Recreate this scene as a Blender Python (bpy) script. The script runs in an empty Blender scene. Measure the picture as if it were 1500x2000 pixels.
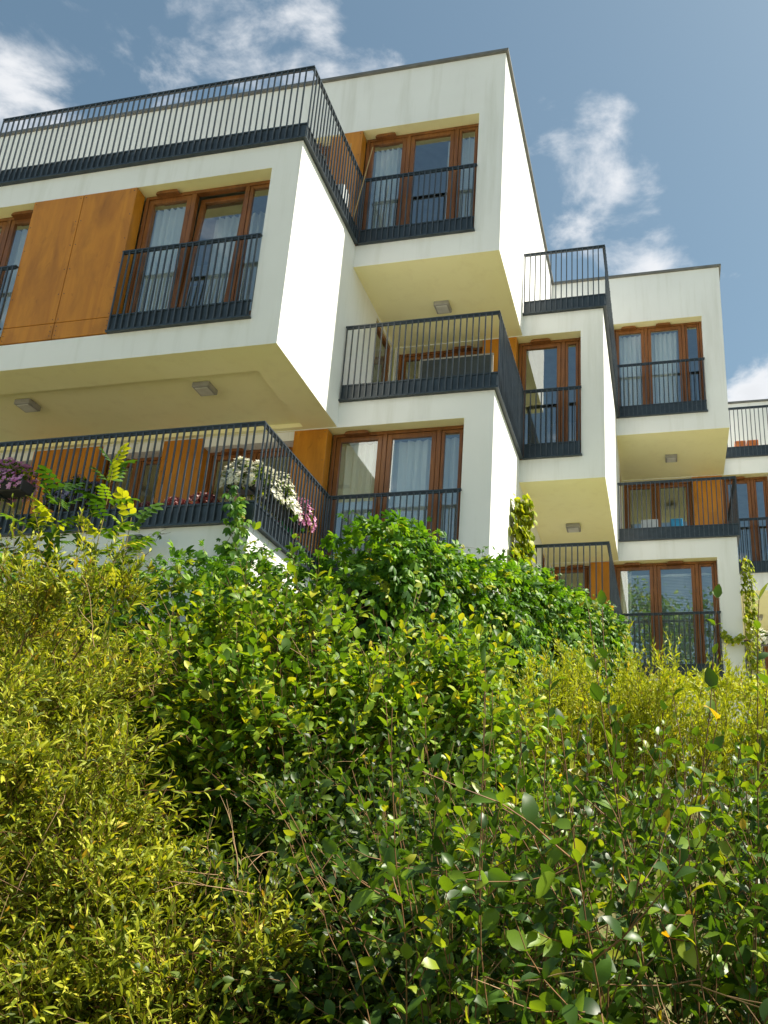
import bpy, math, random
import numpy as np
from mathutils import Vector, Matrix

S = bpy.context.scene
COL = S.collection
R = math.radians

# ------------------------------------------------------------------ camera
CAM = np.array([4.8119, -8.7544, -1.0122])
YAW, PITCH, ROLL, FPX = R(12.6766), R(18.9909), R(2.1495), 1672.663
fw = np.array([-math.sin(YAW) * math.cos(PITCH), math.cos(YAW) * math.cos(PITCH), math.sin(PITCH)])
rt = np.array([math.cos(YAW), math.sin(YAW), 0.0])
up = np.cross(rt, fw)
CR = math.cos(ROLL) * rt + math.sin(ROLL) * up
CU = -math.sin(ROLL) * rt + math.cos(ROLL) * up
cd = bpy.data.cameras.new("camera")
cam = bpy.data.objects.new("camera", cd)
COL.objects.link(cam)
cam.matrix_world = Matrix(((CR[0], CU[0], -fw[0], CAM[0]), (CR[1], CU[1], -fw[1], CAM[1]),
                           (CR[2], CU[2], -fw[2], CAM[2]), (0, 0, 0, 1)))
cd.sensor_fit = 'VERTICAL'
cd.sensor_height = 24.0
cd.sensor_width = 18.0
cd.lens = FPX / 2000 * 24.0
cd.shift_x = -186.0 / 2000
cd.shift_y = 148.3 / 2000
cd.clip_start = 0.05
cd.clip_end = 2000
S.camera = cam

# ------------------------------------------------------------------ sky, sun, exposure
SUN = Vector((1.0, 0.19, 1.58)).normalized()
W = bpy.data.worlds.new("World")
S.world = W
W.use_nodes = True
nt = W.node_tree
nt.nodes.clear()


def N(t, typ, **kw):
    n = t.nodes.new(typ)
    for k, v in kw.items():
        setattr(n, k, v)
    return n


def world_sky():
    L = nt.links.new
    out = N(nt, 'ShaderNodeOutputWorld')
    bg = N(nt, 'ShaderNodeBackground')
    bg.inputs['Strength'].default_value = 0.115
    sky = N(nt, 'ShaderNodeTexSky', sky_type='NISHITA', sun_disc=False)
    sky.sun_elevation = math.asin(SUN.z)
    sky.sun_rotation = math.atan2(SUN.x, SUN.y)
    sky.altitude = 100
    sky.air_density = 1.0
    sky.dust_density = 1.5
    sky.ozone_density = 2.0
    tc = N(nt, 'ShaderNodeTexCoord')
    sep = N(nt, 'ShaderNodeSeparateXYZ')
    L(tc.outputs['Generated'], sep.inputs[0])

    def M(op, a, b=None, c=None, clamp=False):
        n = N(nt, 'ShaderNodeMath', operation=op)
        n.use_clamp = clamp
        for i, v in enumerate((a, b, c)):
            if v is None:
                continue
            if isinstance(v, (int, float)):
                n.inputs[i].default_value = v
            else:
                L(v, n.inputs[i])
        return n.outputs[0]
    # clouds lie on a flat deck: project the direction onto it
    den = M('MAXIMUM', M('ADD', sep.outputs['Z'], 0.18), 0.05)
    comb = N(nt, 'ShaderNodeCombineXYZ')
    L(M('DIVIDE', sep.outputs['X'], den), comb.inputs[0])
    L(M('DIVIDE', sep.outputs['Y'], den), comb.inputs[1])
    def noise(scale, detail, rough, dist, off):
        mp = N(nt, 'ShaderNodeMapping')
        mp.inputs['Location'].default_value = off
        L(comb.outputs[0], mp.inputs['Vector'])
        n = N(nt, 'ShaderNodeTexNoise', noise_dimensions='3D')
        n.inputs['Scale'].default_value = scale
        n.inputs['Detail'].default_value = detail
        n.inputs['Roughness'].default_value = rough
        n.inputs['Distortion'].default_value = dist
        L(mp.outputs[0], n.inputs['Vector'])
        return n.outputs['Fac']
    fine = noise(9.0, 12, 0.58, 0.25, (3.1, 1.7, 0.2))
    big = noise(1.5, 3, 0.5, 0.2, (7.3, 2.2, 0.9))
    dens = M('ADD', M('MULTIPLY', fine, 1.7), M('MULTIPLY', big, 0.45))
    # cloud banks seen in the photograph (direction, radius, weight); negative = clear patch
    blobs = None
    for (u, v, r, w) in CLOUDS:
        d = fw + CR * (u - 936.0) / FPX - CU * (v - 1148.3) / FPX
        d = d / np.linalg.norm(d)
        vm = N(nt, 'ShaderNodeVectorMath', operation='DISTANCE')
        L(tc.outputs['Generated'], vm.inputs[0])
        vm.inputs[1].default_value = d.tolist()
        f = M('SUBTRACT', 1.0, M('DIVIDE', vm.outputs['Value'], r), clamp=True)
        f = M('MULTIPLY', f, w)
        blobs = f if blobs is None else M('ADD', blobs, f)
    dens = M('ADD', dens, blobs)
    ramp = N(nt, 'ShaderNodeMapRange', interpolation_type='SMOOTHSTEP')
    ramp.inputs['From Min'].default_value = 1.16
    ramp.inputs['From Max'].default_value = 1.62
    L(dens, ramp.inputs['Value'])
    cov = M('MULTIPLY', ramp.outputs[0], 0.9)
    # cloud body colour: a little greyer where it is thick
    thick = N(nt, 'ShaderNodeMapRange')
    thick.inputs['From Min'].default_value = 1.2
    thick.inputs['From Max'].default_value = 1.8
    thick.inputs['To Min'].default_value = 1.0
    thick.inputs['To Max'].default_value = 0.86
    L(dens, thick.inputs['Value'])
    cc = N(nt, 'ShaderNodeVectorMath', operation='SCALE')
    cc.inputs[0].default_value = (4.4, 4.45, 4.55)
    L(thick.outputs[0], cc.inputs['Scale'])
    mix = N(nt, 'ShaderNodeMix', data_type='RGBA')
    L(cov, mix.inputs[0])
    tn = N(nt, 'ShaderNodeMix', data_type='RGBA', blend_type='MULTIPLY')
    tn.inputs[0].default_value = 1.0
    tn.inputs[7].default_value = (0.70, 0.74, 0.60, 1)
    L(sky.outputs[0], tn.inputs[6])
    L(tn.outputs[2], mix.inputs[6])
    L(cc.outputs[0], mix.inputs[7])
    L(mix.outputs[2], bg.inputs['Color'])
    L(bg.outputs[0], out.inputs['Surface'])


CLOUDS = [(20, 190, .12, .26), (60, 30, .09, .16), (330, 130, .10, .20), (470, 40, .10, .26), (600, 50, .07, .24), (180, 60, .08, -.16), (420, 190, .05, -.1), (820, 110, .055, .34), (650, 140, .05, .26), (740, 120, .03, .2),
          (1090, 290, .11, .27), (1240, 230, .065, .34), (1190, 400, .14, .24), (1270, 515, .055, .38), (1290, 350, .06, .2), (1470, 770, .06, .6), (1460, 490, .04, .16),
          (840, 10, .10, -.4), (1130, 60, .18, -.45), (1400, 150, .13, -.45), (1430, 400, .08, -.3), (1370, 660, .1, -.25)]
world_sky()

sl = bpy.data.lights.new("sun", 'SUN')
sl.energy = 5.0
sl.angle = R(0.53)
sl.color = (1.0, 0.93, 0.80)
sun = bpy.data.objects.new("sun", sl)
COL.objects.link(sun)
sun.rotation_euler = SUN.to_track_quat('Z', 'Y').to_euler()
sun.location = (30, 0, 40)

S.view_settings.view_transform = 'Standard'
S.view_settings.look = 'None'
S.view_settings.gamma = 1.0
S.view_settings.use_curve_mapping = False
S.view_settings.exposure = 1.05
S.render.engine = 'CYCLES'
S.cycles.max_bounces = 8
S.cycles.transparent_max_bounces = 12

# ------------------------------------------------------------------ materials


def mat(name):
    m = bpy.data.materials.new(name)
    m.use_nodes = True
    t = m.node_tree
    t.nodes.clear()
    o = N(t, 'ShaderNodeOutputMaterial')
    return m, t, o


def pbsdf(t, col=None, rough=0.6, spec=0.5, metal=0.0):
    b = N(t, 'ShaderNodeBsdfPrincipled')
    if col:
        b.inputs['Base Color'].default_value = (*col, 1)
    b.inputs['Roughness'].default_value = rough
    b.inputs['Specular IOR Level'].default_value = spec
    b.inputs['Metallic'].default_value = metal
    return b


def tnoise(t, scale, detail=5, rough=0.55, coords='pos', stretch=(1, 1, 1), dist=0.0):
    g = N(t, 'ShaderNodeNewGeometry')
    mp = N(t, 'ShaderNodeMapping')
    mp.inputs['Scale'].default_value = stretch
    t.links.new(g.outputs['Position'], mp.inputs[0])
    n = N(t, 'ShaderNodeTexNoise')
    n.inputs['Scale'].default_value = scale
    n.inputs['Detail'].default_value = detail
    n.inputs['Roughness'].default_value = rough
    n.inputs['Distortion'].default_value = dist
    t.links.new(mp.outputs[0], n.inputs['Vector'])
    return n.outputs['Fac']


def ramp(t, fac, stops):
    r = N(t, 'ShaderNodeValToRGB')
    e = r.color_ramp.elements
    while len(e) < len(stops):
        e.new(0.5)
    for el, (p, c) in zip(e, stops):
        el.position = p
        el.color = (*c, 1)
    t.links.new(fac, r.inputs[0])
    return r.outputs[0]


def bump(t, h, strength, dist=0.01):
    b = N(t, 'ShaderNodeBump')
    b.inputs['Strength'].default_value = strength
    b.inputs['Distance'].default_value = dist
    t.links.new(h, b.inputs['Height'])
    return b.outputs[0]


def mixc(t, fac, a, b, mode='MIX'):
    m = N(t, 'ShaderNodeMix', data_type='RGBA', blend_type=mode)
    for i, v in ((0, fac), (6, a), (7, b)):
        if isinstance(v, (int, float)):
            m.inputs[i].default_value = v
        elif isinstance(v, tuple):
            m.inputs[i].default_value = (*v, 1)
        else:
            t.links.new(v, m.inputs[i])
    return m.outputs[2]


def m_plaster(name, a, b, stain):
    m, t, o = mat(name)
    p = pbsdf(t, rough=0.9, spec=0.2)
    c = ramp(t, tnoise(t, 0.8, 6), [(0.3, a), (0.7, b)])
    streak = tnoise(t, 2.2, 5, 0.6, stretch=(2.2, 2.2, 0.18))
    c = mixc(t, ramp(t, streak, [(0.52, (0, 0, 0)), (0.8, (0.5, 0.5, 0.5))]), c, stain)
    t.links.new(c, p.inputs['Base Color'])
    t.links.new(bump(t, tnoise(t, 140, 3), 0.35, 0.004), p.inputs['Normal'])
    t.links.new(p.outputs[0], o.inputs[0])
    return m


M_WALL = m_plaster("white_plaster", (0.765, 0.765, 0.755), (0.82, 0.825, 0.815), (0.56, 0.56, 0.50))
M_SOFFIT = m_plaster("soffit_bounce_cream", (0.90, 0.84, 0.48), (0.93, 0.88, 0.54), (0.80, 0.73, 0.42))  # yellow bounce light from below is put into this colour of downward faces


def m_wood(name, dark, light, scale, rough, coat=0.0):
    m, t, o = mat(name)
    p = pbsdf(t, rough=rough, spec=0.4)
    p.inputs['Coat Weight'].default_value = coat
    p.inputs['Coat Roughness'].default_value = 0.25
    g1 = tnoise(t, scale, 6, 0.6, stretch=(6, 6, 0.5), dist=1.2)
    c = ramp(t, g1, [(0.3, dark), (0.7, light)])
    g2 = tnoise(t, 1.7, 4, 0.6, stretch=(1.6, 1.6, 0.6), dist=0.6)
    c = mixc(t, ramp(t, g2, [(0.42, (0, 0, 0)), (0.70, (0.75, 0.75, 0.75))]), c, tuple(x * .7 for x in dark))
    g3 = tnoise(t, 3.1, 3, 0.5, stretch=(2.2, 2.2, 0.9), dist=1.5)
    c = mixc(t, ramp(t, g3, [(0.62, (0, 0, 0)), (0.74, (0.45, 0.45, 0.45))]), c, tuple(x * .5 for x in dark))
    t.links.new(c, p.inputs['Base Color'])
    t.links.new(p.outputs[0], o.inputs[0])
    return m


M_PANEL = m_wood("orange_wood_laminate", (0.46, 0.165, 0.010), (0.60, 0.240, 0.015), 0.9, 0.42, 0.15)
M_FRAME = m_wood("brown_window_wood", (0.17, 0.058, 0.014), (0.30, 0.115, 0.026), 3.0, 0.38, 0.15)


def m_plain(name, col, rough=0.5, spec=0.5, metal=0.0, var=0.15, vs=6.0):
    m, t, o = mat(name)
    p = pbsdf(t, rough=rough, spec=spec, metal=metal)
    lo = tuple(x * (1 - var) for x in col)
    hi = tuple(min(1, x * (1 + var)) for x in col)
    t.links.new(ramp(t, tnoise(t, vs, 4), [(0.3, lo), (0.7, hi)]), p.inputs['Base Color'])
    t.links.new(p.outputs[0], o.inputs[0])
    return m


M_STEEL = m_plain("slate_painted_steel", (0.028, 0.040, 0.052), 0.34, 0.55, 0.0, 0.25, 9)
M_FLASH = m_plain("zinc_flashing", (0.17, 0.165, 0.15), 0.5, 0.5, 0.3, 0.2, 4)
M_LAMP = m_plain("lamp_housing_grey", (0.30, 0.29, 0.27), 0.5)
M_DIFF = m_plain("lamp_diffuser", (0.55, 0.54, 0.50), 0.4)
M_PAVE = m_plain("terrace_paving", (0.42, 0.40, 0.37), 0.85, 0.3, 0, 0.15, 3)
M_POT = m_plain("dark_planter_plastic", (0.035, 0.033, 0.035), 0.5)
M_RED = m_plain("terracotta_red", (0.34, 0.06, 0.045), 0.6, 0.4, 0, 0.3, 14)
M_GREENP = m_plain("green_plastic", (0.01, 0.28, 0.07), 0.35)
M_BLUEP = m_plain("blue_plastic", (0.02, 0.22, 0.42), 0.4)
M_PALE = m_plain("pale_grey_plastic", (0.5, 0.53, 0.55), 0.5)
M_ORANGE = m_plain("orange_clay", (0.52, 0.16, 0.045), 0.7, 0.3, 0, 0.2, 12)
M_CANE = m_plain("bamboo_cane", (0.42, 0.28, 0.12), 0.6)
M_INSIDE = m_plain("room_paint", (0.55, 0.52, 0.46), 0.9, 0.2, 0, .05)


def m_glass():
    m, t, o = mat("window_glass")
    tr = N(t, 'ShaderNodeBsdfTransparent')
    tr.inputs[0].default_value = (0.95, 0.98, 0.97, 1)
    gl = N(t, 'ShaderNodeBsdfGlossy')
    gl.inputs['Roughness'].default_value = 0.0
    gl.inputs['Color'].default_value = (0.92, 0.97, 1.0, 1)
    fr = N(t, 'ShaderNodeFresnel')
    fr.inputs['IOR'].default_value = 1.5
    mr = N(t, 'ShaderNodeMapRange')
    mr.inputs['From Min'].default_value = 0.0
    mr.inputs['From Max'].default_value = 1.0
    mr.inputs['To Min'].default_value = 0.28
    mr.inputs['To Max'].default_value = 1.0
    t.links.new(fr.outputs[0], mr.inputs['Value'])
    t.links.new(bump(t, tnoise(t, 1.1, 2), 0.05, 0.02), gl.inputs['Normal'])
    mx = N(t, 'ShaderNodeMixShader')
    # the inner face of the pane only lets light through (no false total reflection)
    ge = N(t, 'ShaderNodeNewGeometry')
    iv = N(t, 'ShaderNodeMath', operation='SUBTRACT')
    iv.inputs[0].default_value = 1.0
    t.links.new(ge.outputs['Backfacing'], iv.inputs[1])
    mu = N(t, 'ShaderNodeMath', operation='MULTIPLY')
    t.links.new(mr.outputs[0], mu.inputs[0])
    t.links.new(iv.outputs[0], mu.inputs[1])
    t.links.new(mu.outputs[0], mx.inputs[0])
    t.links.new(tr.outputs[0], mx.inputs[1])
    t.links.new(gl.outputs[0], mx.inputs[2])
    t.links.new(mx.outputs[0], o.inputs[0])
    return m


M_GLASS = m_glass()


def m_curtain():
    m, t, o = mat("sheer_curtain")
    d = N(t, 'ShaderNodeBsdfDiffuse')
    d.inputs[0].default_value = (0.9, 0.91, 0.91, 1)
    tr = N(t, 'ShaderNodeBsdfTranslucent')
    tr.inputs[0].default_value = (0.8, 0.82, 0.83, 1)
    mx = N(t, 'ShaderNodeMixShader')
    mx.inputs[0].default_value = 0.3
    t.links.new(d.outputs[0], mx.inputs[1])
    t.links.new(tr.outputs[0], mx.inputs[2])
    t.links.new(mx.outputs[0], o.inputs[0])
    return m


M_CURT = m_curtain()


def m_leaf(name, stops, trans, tfac=0.42, rough=0.42, spec=0.5):
    m, t, o = mat(name)
    at = N(t, 'ShaderNodeAttribute', attribute_name='tint')
    oi = N(t, 'ShaderNodeObjectInfo')
    ad = N(t, 'ShaderNodeMath', operation='ADD')
    t.links.new(at.outputs['Fac'], ad.inputs[0])
    t.links.new(oi.outputs['Random'], ad.inputs[1])
    fr = N(t, 'ShaderNodeMath', operation='FRACT')
    t.links.new(ad.outputs[0], fr.inputs[0])
    c = ramp(t, fr.outputs[0], stops)
    p = pbsdf(t, rough=rough, spec=spec)
    t.links.new(c, p.inputs['Base Color'])
    tl = N(t, 'ShaderNodeBsdfTranslucent')
    t.links.new(mixc(t, 1.0, c, trans, 'MULTIPLY'), tl.inputs[0])
    mx = N(t, 'ShaderNodeMixShader')
    mx.inputs[0].default_value = tfac
    t.links.new(p.outputs[0], mx.inputs[1])
    t.links.new(tl.outputs[0], mx.inputs[2])
    t.links.new(mx.outputs[0], o.inputs[0])
    return m


# multiply colour for transmitted light keeps it yellow-green
M_L_NARROW = m_leaf("narrow_leaf", [(0.0, (0.055, 0.085, 0.008)), (0.40, (0.17, 0.215, 0.014)), (0.75, (0.36, 0.39, 0.028)), (0.97, (0.54, 0.53, 0.06)), (1.0, (0.50, 0.28, 0.04))], (1.4, 1.35, 0.5), 0.34, 0.5, 0.22)
M_L_MID = m_leaf("rose_leaf", [(0.0, (0.030, 0.080, 0.009)), (0.45, (0.10, 0.20, 0.013)), (0.82, (0.25, 0.36, 0.020)), (0.985, (0.45, 0.46, 0.03)), (1.0, (0.44, 0.28, 0.04))], (1.6, 1.5, 0.5), 0.36, 0.48, 0.28)
M_L_OVATE = m_leaf("ovate_leaf", [(0.0, (0.022, 0.055, 0.009)), (0.55, (0.060, 0.130, 0.012)), (0.90, (0.17, 0.27, 0.018)), (0.992, (0.30, 0.33, 0.03)), (1.0, (0.52, 0.30, 0.02))], (2.0, 1.8, 0.5), 0.34, 0.40, 0.36)
M_L_CREEP = m_leaf("creeper_leaf", [(0.0, (0.026, 0.080, 0.009)), (0.6, (0.085, 0.21, 0.013)), (0.9, (0.21, 0.36, 0.020)), (0.993, (0.32, 0.34, 0.03)), (1.0, (0.38, 0.20, 0.04))], (1.6, 1.5, 0.5), 0.36, 0.48, 0.30)
M_L_GOLD = m_leaf("golden_leaf", [(0.0, (0.22, 0.28, 0.015)), (0.5, (0.36, 0.41, 0.022)), (0.95, (0.50, 0.51, 0.035)), (1.0, (0.48, 0.32, 0.04))], (1.3, 1.25, 0.5), 0.38, 0.5, 0.25)
M_L_VINE = m_leaf("vine_leaf", [(0.0, (0.15, 0.22, 0.014)), (0.5, (0.29, 0.36, 0.020)), (0.95, (0.44, 0.47, 0.03)), (1.0, (0.46, 0.32, 0.04))], (1.4, 1.3, 0.5), 0.36, 0.5, 0.25)
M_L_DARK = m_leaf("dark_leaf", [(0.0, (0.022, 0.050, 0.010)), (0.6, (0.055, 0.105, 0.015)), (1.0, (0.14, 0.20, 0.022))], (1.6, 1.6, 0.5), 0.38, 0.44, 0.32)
M_STEM = m_plain("brown_bark", (0.14, 0.075, 0.038), 0.8, 0.2, 0, 0.4, 30)
M_STEMG = m_plain("green_stem", (0.16, 0.13, 0.035), 0.6, 0.3, 0, 0.4, 30)
M_STEMR = m_plain("reddish_stem", (0.16, 0.085, 0.035), 0.6, 0.3, 0, 0.4, 30)
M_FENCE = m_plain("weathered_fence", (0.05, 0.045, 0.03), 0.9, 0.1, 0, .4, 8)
M_TWIG = m_plain("dry_twig", (0.34, 0.22, 0.12), 0.8, 0.2, 0, .3, 20)
M_F_WHITE = m_leaf("white_petal", [(0, (0.70, 0.69, 0.58)), (1, (0.82, 0.80, 0.70))], (1, 1, .9), 0.3)
M_F_PINK = m_leaf("pink_petal", [(0, (0.55, 0.16, 0.36)), (1, (0.72, 0.34, 0.52))], (1, 1, 1), 0.3)
M_F_PURP = m_leaf("purple_petal", [(0, (0.56, 0.15, 0.44)), (1, (0.78, 0.42, 0.68))], (1, 1, 1), 0.3)
M_F_BLUE = m_leaf("violet_petal", [(0, (0.06, 0.05, 0.18)), (1, (0.34, 0.30, 0.45))], (1, 1, 1), 0.3)
M_F_RED = m_leaf("red_foliage", [(0, (0.13, 0.025, 0.025)), (.7, (0.22, 0.055, 0.05)), (1, (0.38, 0.22, 0.22))], (1, .8, .7), 0.25)


def m_ground():
    m, t, o = mat("garden_ground")
    p = pbsdf(t, rough=0.95, spec=0.1)
    a = ramp(t, tnoise(t, 3.0, 8, 0.65), [(0.32, (0.09, 0.07, 0.035)), (0.45, (0.13, 0.125, 0.05)), (0.7, (0.16, 0.16, 0.06))])
    t.links.new(a, p.inputs['Base Color'])
    t.links.new(bump(t, tnoise(t, 18, 6), 0.8, 0.05), p.inputs['Normal'])
    t.links.new(p.outputs[0], o.inputs[0])
    return m


def m_gravel():
    m, t, o = mat("bounce_gravel")
    p = pbsdf(t, rough=0.9, spec=0.2)
    a = ramp(t, tnoise(t, 60, 5, 0.7), [(0.3, (0.50, 0.48, 0.44)), (0.7, (0.64, 0.62, 0.58))])
    t.links.new(a, p.inputs['Base Color'])
    t.links.new(bump(t, tnoise(t, 90, 3), 0.6, 0.02), p.inputs['Normal'])
    t.links.new(p.outputs[0], o.inputs[0])
    return m


M_GROUND, M_GRAVEL = m_ground(), m_gravel()

# ------------------------------------------------------------------ object helpers


def empty(name, loc, label=None, cat=None, group=None):
    o = bpy.data.objects.new(name, None)
    o.empty_display_size = 0.2
    o.location = loc
    COL.objects.link(o)
    tag(o, label, cat, group)
    return o


def tag(o, label=None, cat=None, group=None, kind=None):
    for k, v in (("label", label), ("category", cat), ("group", group), ("kind", kind)):
        if v:
            o[k] = v
    return o


def adopt(o, parent):
    """parent o (in world coordinates) without moving it; parents are never rotated"""
    if parent is None:
        return o
    w = parent.location if parent.type == 'EMPTY' else Vector((0, 0, 0))  # parts sit at the world origin
    o.parent = parent
    o.matrix_parent_inverse = Matrix.Translation(-w)
    return o


def link(name, me, parent=None, **kw):
    o = bpy.data.objects.new(name, me)
    COL.objects.link(o)
    adopt(o, parent)
    tag(o, **kw)
    return o


class MB:
    def __init__(s):
        s.v, s.f, s.m = [], [], []

    def quad(s, a, b, c, d, mi=0):
        i = len(s.v)
        s.v += [a, b, c, d]
        s.f.append((i, i + 1, i + 2, i + 3))
        s.m.append(mi)

    def box(s, x0, x1, y0, y1, z0, z1, mi=0, bev=0.0):
        i = len(s.v)
        s.v += [(x0, y0, z0), (x1, y0, z0), (x1, y1, z0), (x0, y1, z0), (x0, y0, z1), (x1, y0, z1), (x1, y1, z1), (x0, y1, z1)]
        for q in ((0, 3, 2, 1), (4, 5, 6, 7), (0, 1, 5, 4), (1, 2, 6, 5), (2, 3, 7, 6), (3, 0, 4, 7)):
            s.f.append(tuple(i + k for k in q))
            s.m.append(mi)
        return s

    def mesh(s, name, mats, bevel=0.0):
        me = bpy.data.meshes.new(name)
        me.from_pydata(s.v, [], s.f)
        for m in (mats if isinstance(mats, (list, tuple)) else [mats]):
            me.materials.append(m)
        me.polygons.foreach_set('material_index', s.m)
        me.update()
        if bevel:
            import bmesh
            bm = bmesh.new()
            bm.from_mesh(me)
            bmesh.ops.bevel(bm, geom=list(bm.edges), offset=bevel, segments=1, affect='EDGES')
            bm.to_mesh(me)
            bm.free()
        return me

    def obj(s, name, mats, parent=None, bevel=0.0, **kw):
        return link(name, s.mesh(name, mats, bevel), parent, **kw)


# ------------------------------------------------------------------ the building
xA, yA = 0.0, 0.0
xB, yB = 2.470, 2.201
xC, yC = 3.953, 4.497
xD, yD = 6.395, 8.489
xE, yE = 7.87, 10.781
xF, yF = 10.4, 14.72
TF, TOP, HR = 0.4235, 12.83, 1.375
Z2, Z3, Z4 = 3.0, 6.0, 9.0
REC = 0.20
LEFT = -9.0

bAB = empty("apartment_building", (-3.0, 4.0, 0.0), "nearest white flat-roofed block with orange wood panels and wide corner terraces, filling the left", "apartment building", "stepped white apartment blocks")
bCD = empty("apartment_building", (4.4, 8.0, 0.0), "middle white stepped block right of the tall corner, small roof terrace and two stacked bays", "apartment building", "stepped white apartment blocks")
bEF = empty("apartment_building", (8.0, 13.0, 0.0), "farthest white block cut off by the right edge, behind the vine-edged corner", "apartment building", "stepped white apartment blocks")


def cuts(a0, a1, ops, i0, i1):
    xs = {a0, a1}
    for o in ops:
        xs.add(o[i0])
        xs.add(o[i1])
    return sorted(xs)


def block(parent, x0, x1, y0, y1, z0, z1, front=(), right=(), coffer=None, label=None):
    m = MB()
    WALL, SOF, PAV = 0, 1, 2
    xs, zs = cuts(x0, x1, front, 0, 1), cuts(z0, z1, front, 2, 3)
    for a, b in zip(xs, xs[1:]):
        for c, d in zip(zs, zs[1:]):
            if any(o[0] <= a and b <= o[1] and o[2] <= c and d <= o[3] for o in front):
                continue
            m.quad((a, y0, c), (b, y0, c), (b, y0, d), (a, y0, d))
    for (a, b, c, d) in front:
        e = y0 + REC + 0.06
        m.quad((a, y0, c), (a, y0, d), (a, e, d), (a, e, c))
        m.quad((b, y0, c), (b, e, c), (b, e, d), (b, y0, d))
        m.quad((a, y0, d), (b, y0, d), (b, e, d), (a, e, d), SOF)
        m.quad((a, y0, c), (a, e, c), (b, e, c), (b, y0, c))
    ys, zs = cuts(y0, y1, right, 0, 1), cuts(z0, z1, right, 2, 3)
    for a, b in zip(ys, ys[1:]):
        for c, d in zip(zs, zs[1:]):
            if any(o[0] <= a and b <= o[1] and o[2] <= c and d <= o[3] for o in right):
                continue
            m.quad((x1, a, c), (x1, b, c), (x1, b, d), (x1, a, d))
    for (a, b, c, d) in right:
        e = x1 - 0.12
        m.quad((x1, a, c), (x1, a, d), (e, a, d), (e, a, c))
        m.quad((x1, b, c), (e, b, c), (e, b, d), (x1, b, d))
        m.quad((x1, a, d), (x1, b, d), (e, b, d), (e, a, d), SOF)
    m.quad((x0, y1, z0), (x0, y0, z0), (x0, y0, z1), (x0, y1, z1))
    m.quad((x1, y1, z0), (x0, y1, z0), (x0, y1, z1), (x1, y1, z1))
    m.quad((x0, y0, z1), (x1, y0, z1), (x1, y1, z1), (x0, y1, z1), PAV)
    if coffer:
        ca, cb, cc, cdd, h = coffer
        for (a, b, c, d) in ((x0, x1, y0, cc), (x0, ca, cc, cdd), (cb, x1, cc, cdd), (x0, x1, cdd, y1)):
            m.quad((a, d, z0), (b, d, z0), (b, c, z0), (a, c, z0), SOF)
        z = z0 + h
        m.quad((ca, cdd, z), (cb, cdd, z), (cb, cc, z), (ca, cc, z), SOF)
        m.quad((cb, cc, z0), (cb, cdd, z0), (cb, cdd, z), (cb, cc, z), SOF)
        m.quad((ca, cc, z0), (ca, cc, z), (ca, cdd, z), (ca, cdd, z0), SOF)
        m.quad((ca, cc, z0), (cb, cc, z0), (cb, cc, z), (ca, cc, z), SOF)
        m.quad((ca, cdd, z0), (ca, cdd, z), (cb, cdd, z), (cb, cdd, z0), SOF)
    else:
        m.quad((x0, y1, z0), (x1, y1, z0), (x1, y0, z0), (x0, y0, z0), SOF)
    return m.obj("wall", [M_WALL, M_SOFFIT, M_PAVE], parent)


# ---- left pair: storeys 1 and 3 stand forward (A), 2 and 4 stand back (B)
A3_OP = (-6.55, -0.432, Z3 + 0.004, 8.577)
B4_OP = (-1.45, 2.035, Z4 + 0.004, 11.53)
B2_OP = (-6.5, 2.02, Z2 + 0.004, 5.562)
block(bAB, LEFT, xA, yA, 4.40, Z3 - TF, Z4, [A3_OP], [(3.45, 4.36, Z3 + 0.004, 8.50)], coffer=(-7.5, -0.535, 0.56, 2.12, 0.07))
block(bAB, LEFT - 0.01, xB, yB, 8.9, Z4 - TF, TOP, [B4_OP])
block(bAB, LEFT - 0.02, xB, yB, 8.0, -1.2, Z3, [B2_OP], [(7.3, 7.96, Z2 + 0.004, 5.50)])
block(bAB, LEFT - 0.03, xA - 0.031, yA - 0.021, 2.1, -1.2, Z2)
# ---- middle pair
C3_OP = (0.03, 3.545, Z3 + 0.004, 8.56)
D4_OP = (3.90, 5.945, Z4 + 0.004, 11.53)
D2_OP = (2.49, 5.975, Z2 + 0.004, 5.565)
block(bCD, 0.01, xC, yC, 10.75, Z3 - TF, Z4, [C3_OP], [(9.72, 10.72, Z3 + 0.004, 8.50)])
block(bCD, xB + 0.004, xC, yC, 8.40, -1.2, Z2)
block(bCD, xB + 0.004, xD, yD, 14.65, Z4 - TF, TOP, [D4_OP])
block(bCD, xB + 0.004, xD, yD, 14.60, -1.2, Z3, [D2_OP])
# ---- far pair
E3_OP = (3.99, 7.43, Z3 + 0.004, 8.56)
block(bEF, xC + 0.02, xE, yE, 16.0, Z3 - TF, Z4, [E3_OP])
block(bEF, xD + 0.004, xE, yE, 14.5, -1.2, Z2)
block(bEF, xD + 0.006, xF, yF, 20.0, Z4 - TF, TOP)
block(bEF, xD + 0.006, xF, yF, 19.9, -1.2, Z3, [(6.6, 9.9, Z2 + 0.004, 5.56)])


# ---- roof edge flashings
def flash(parent, pts):
    m = MB()
    for (xa, xb, ya, yb) in pts:
        m.box(xa, xb, ya, yb, TOP + 0.002, TOP + 0.055)
    m.obj("roof_flashing", M_FLASH, parent)


flash(bAB, [(LEFT, xB + 0.05, yB - 0.05, yB + 0.2), (xB - 0.2, xB + 0.05, yB + 0.2, 8.89)])
flash(bCD, [(xB + 0.06, xD + 0.05, yD - 0.05, yD + 0.2), (xD - 0.2, xD + 0.05, yD + 0.2, 14.6)])
flash(bEF, [(xD + 0.06, xF + 0.05, yF - 0.05, yF + 0.2)])

# ---- windows, panels


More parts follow.
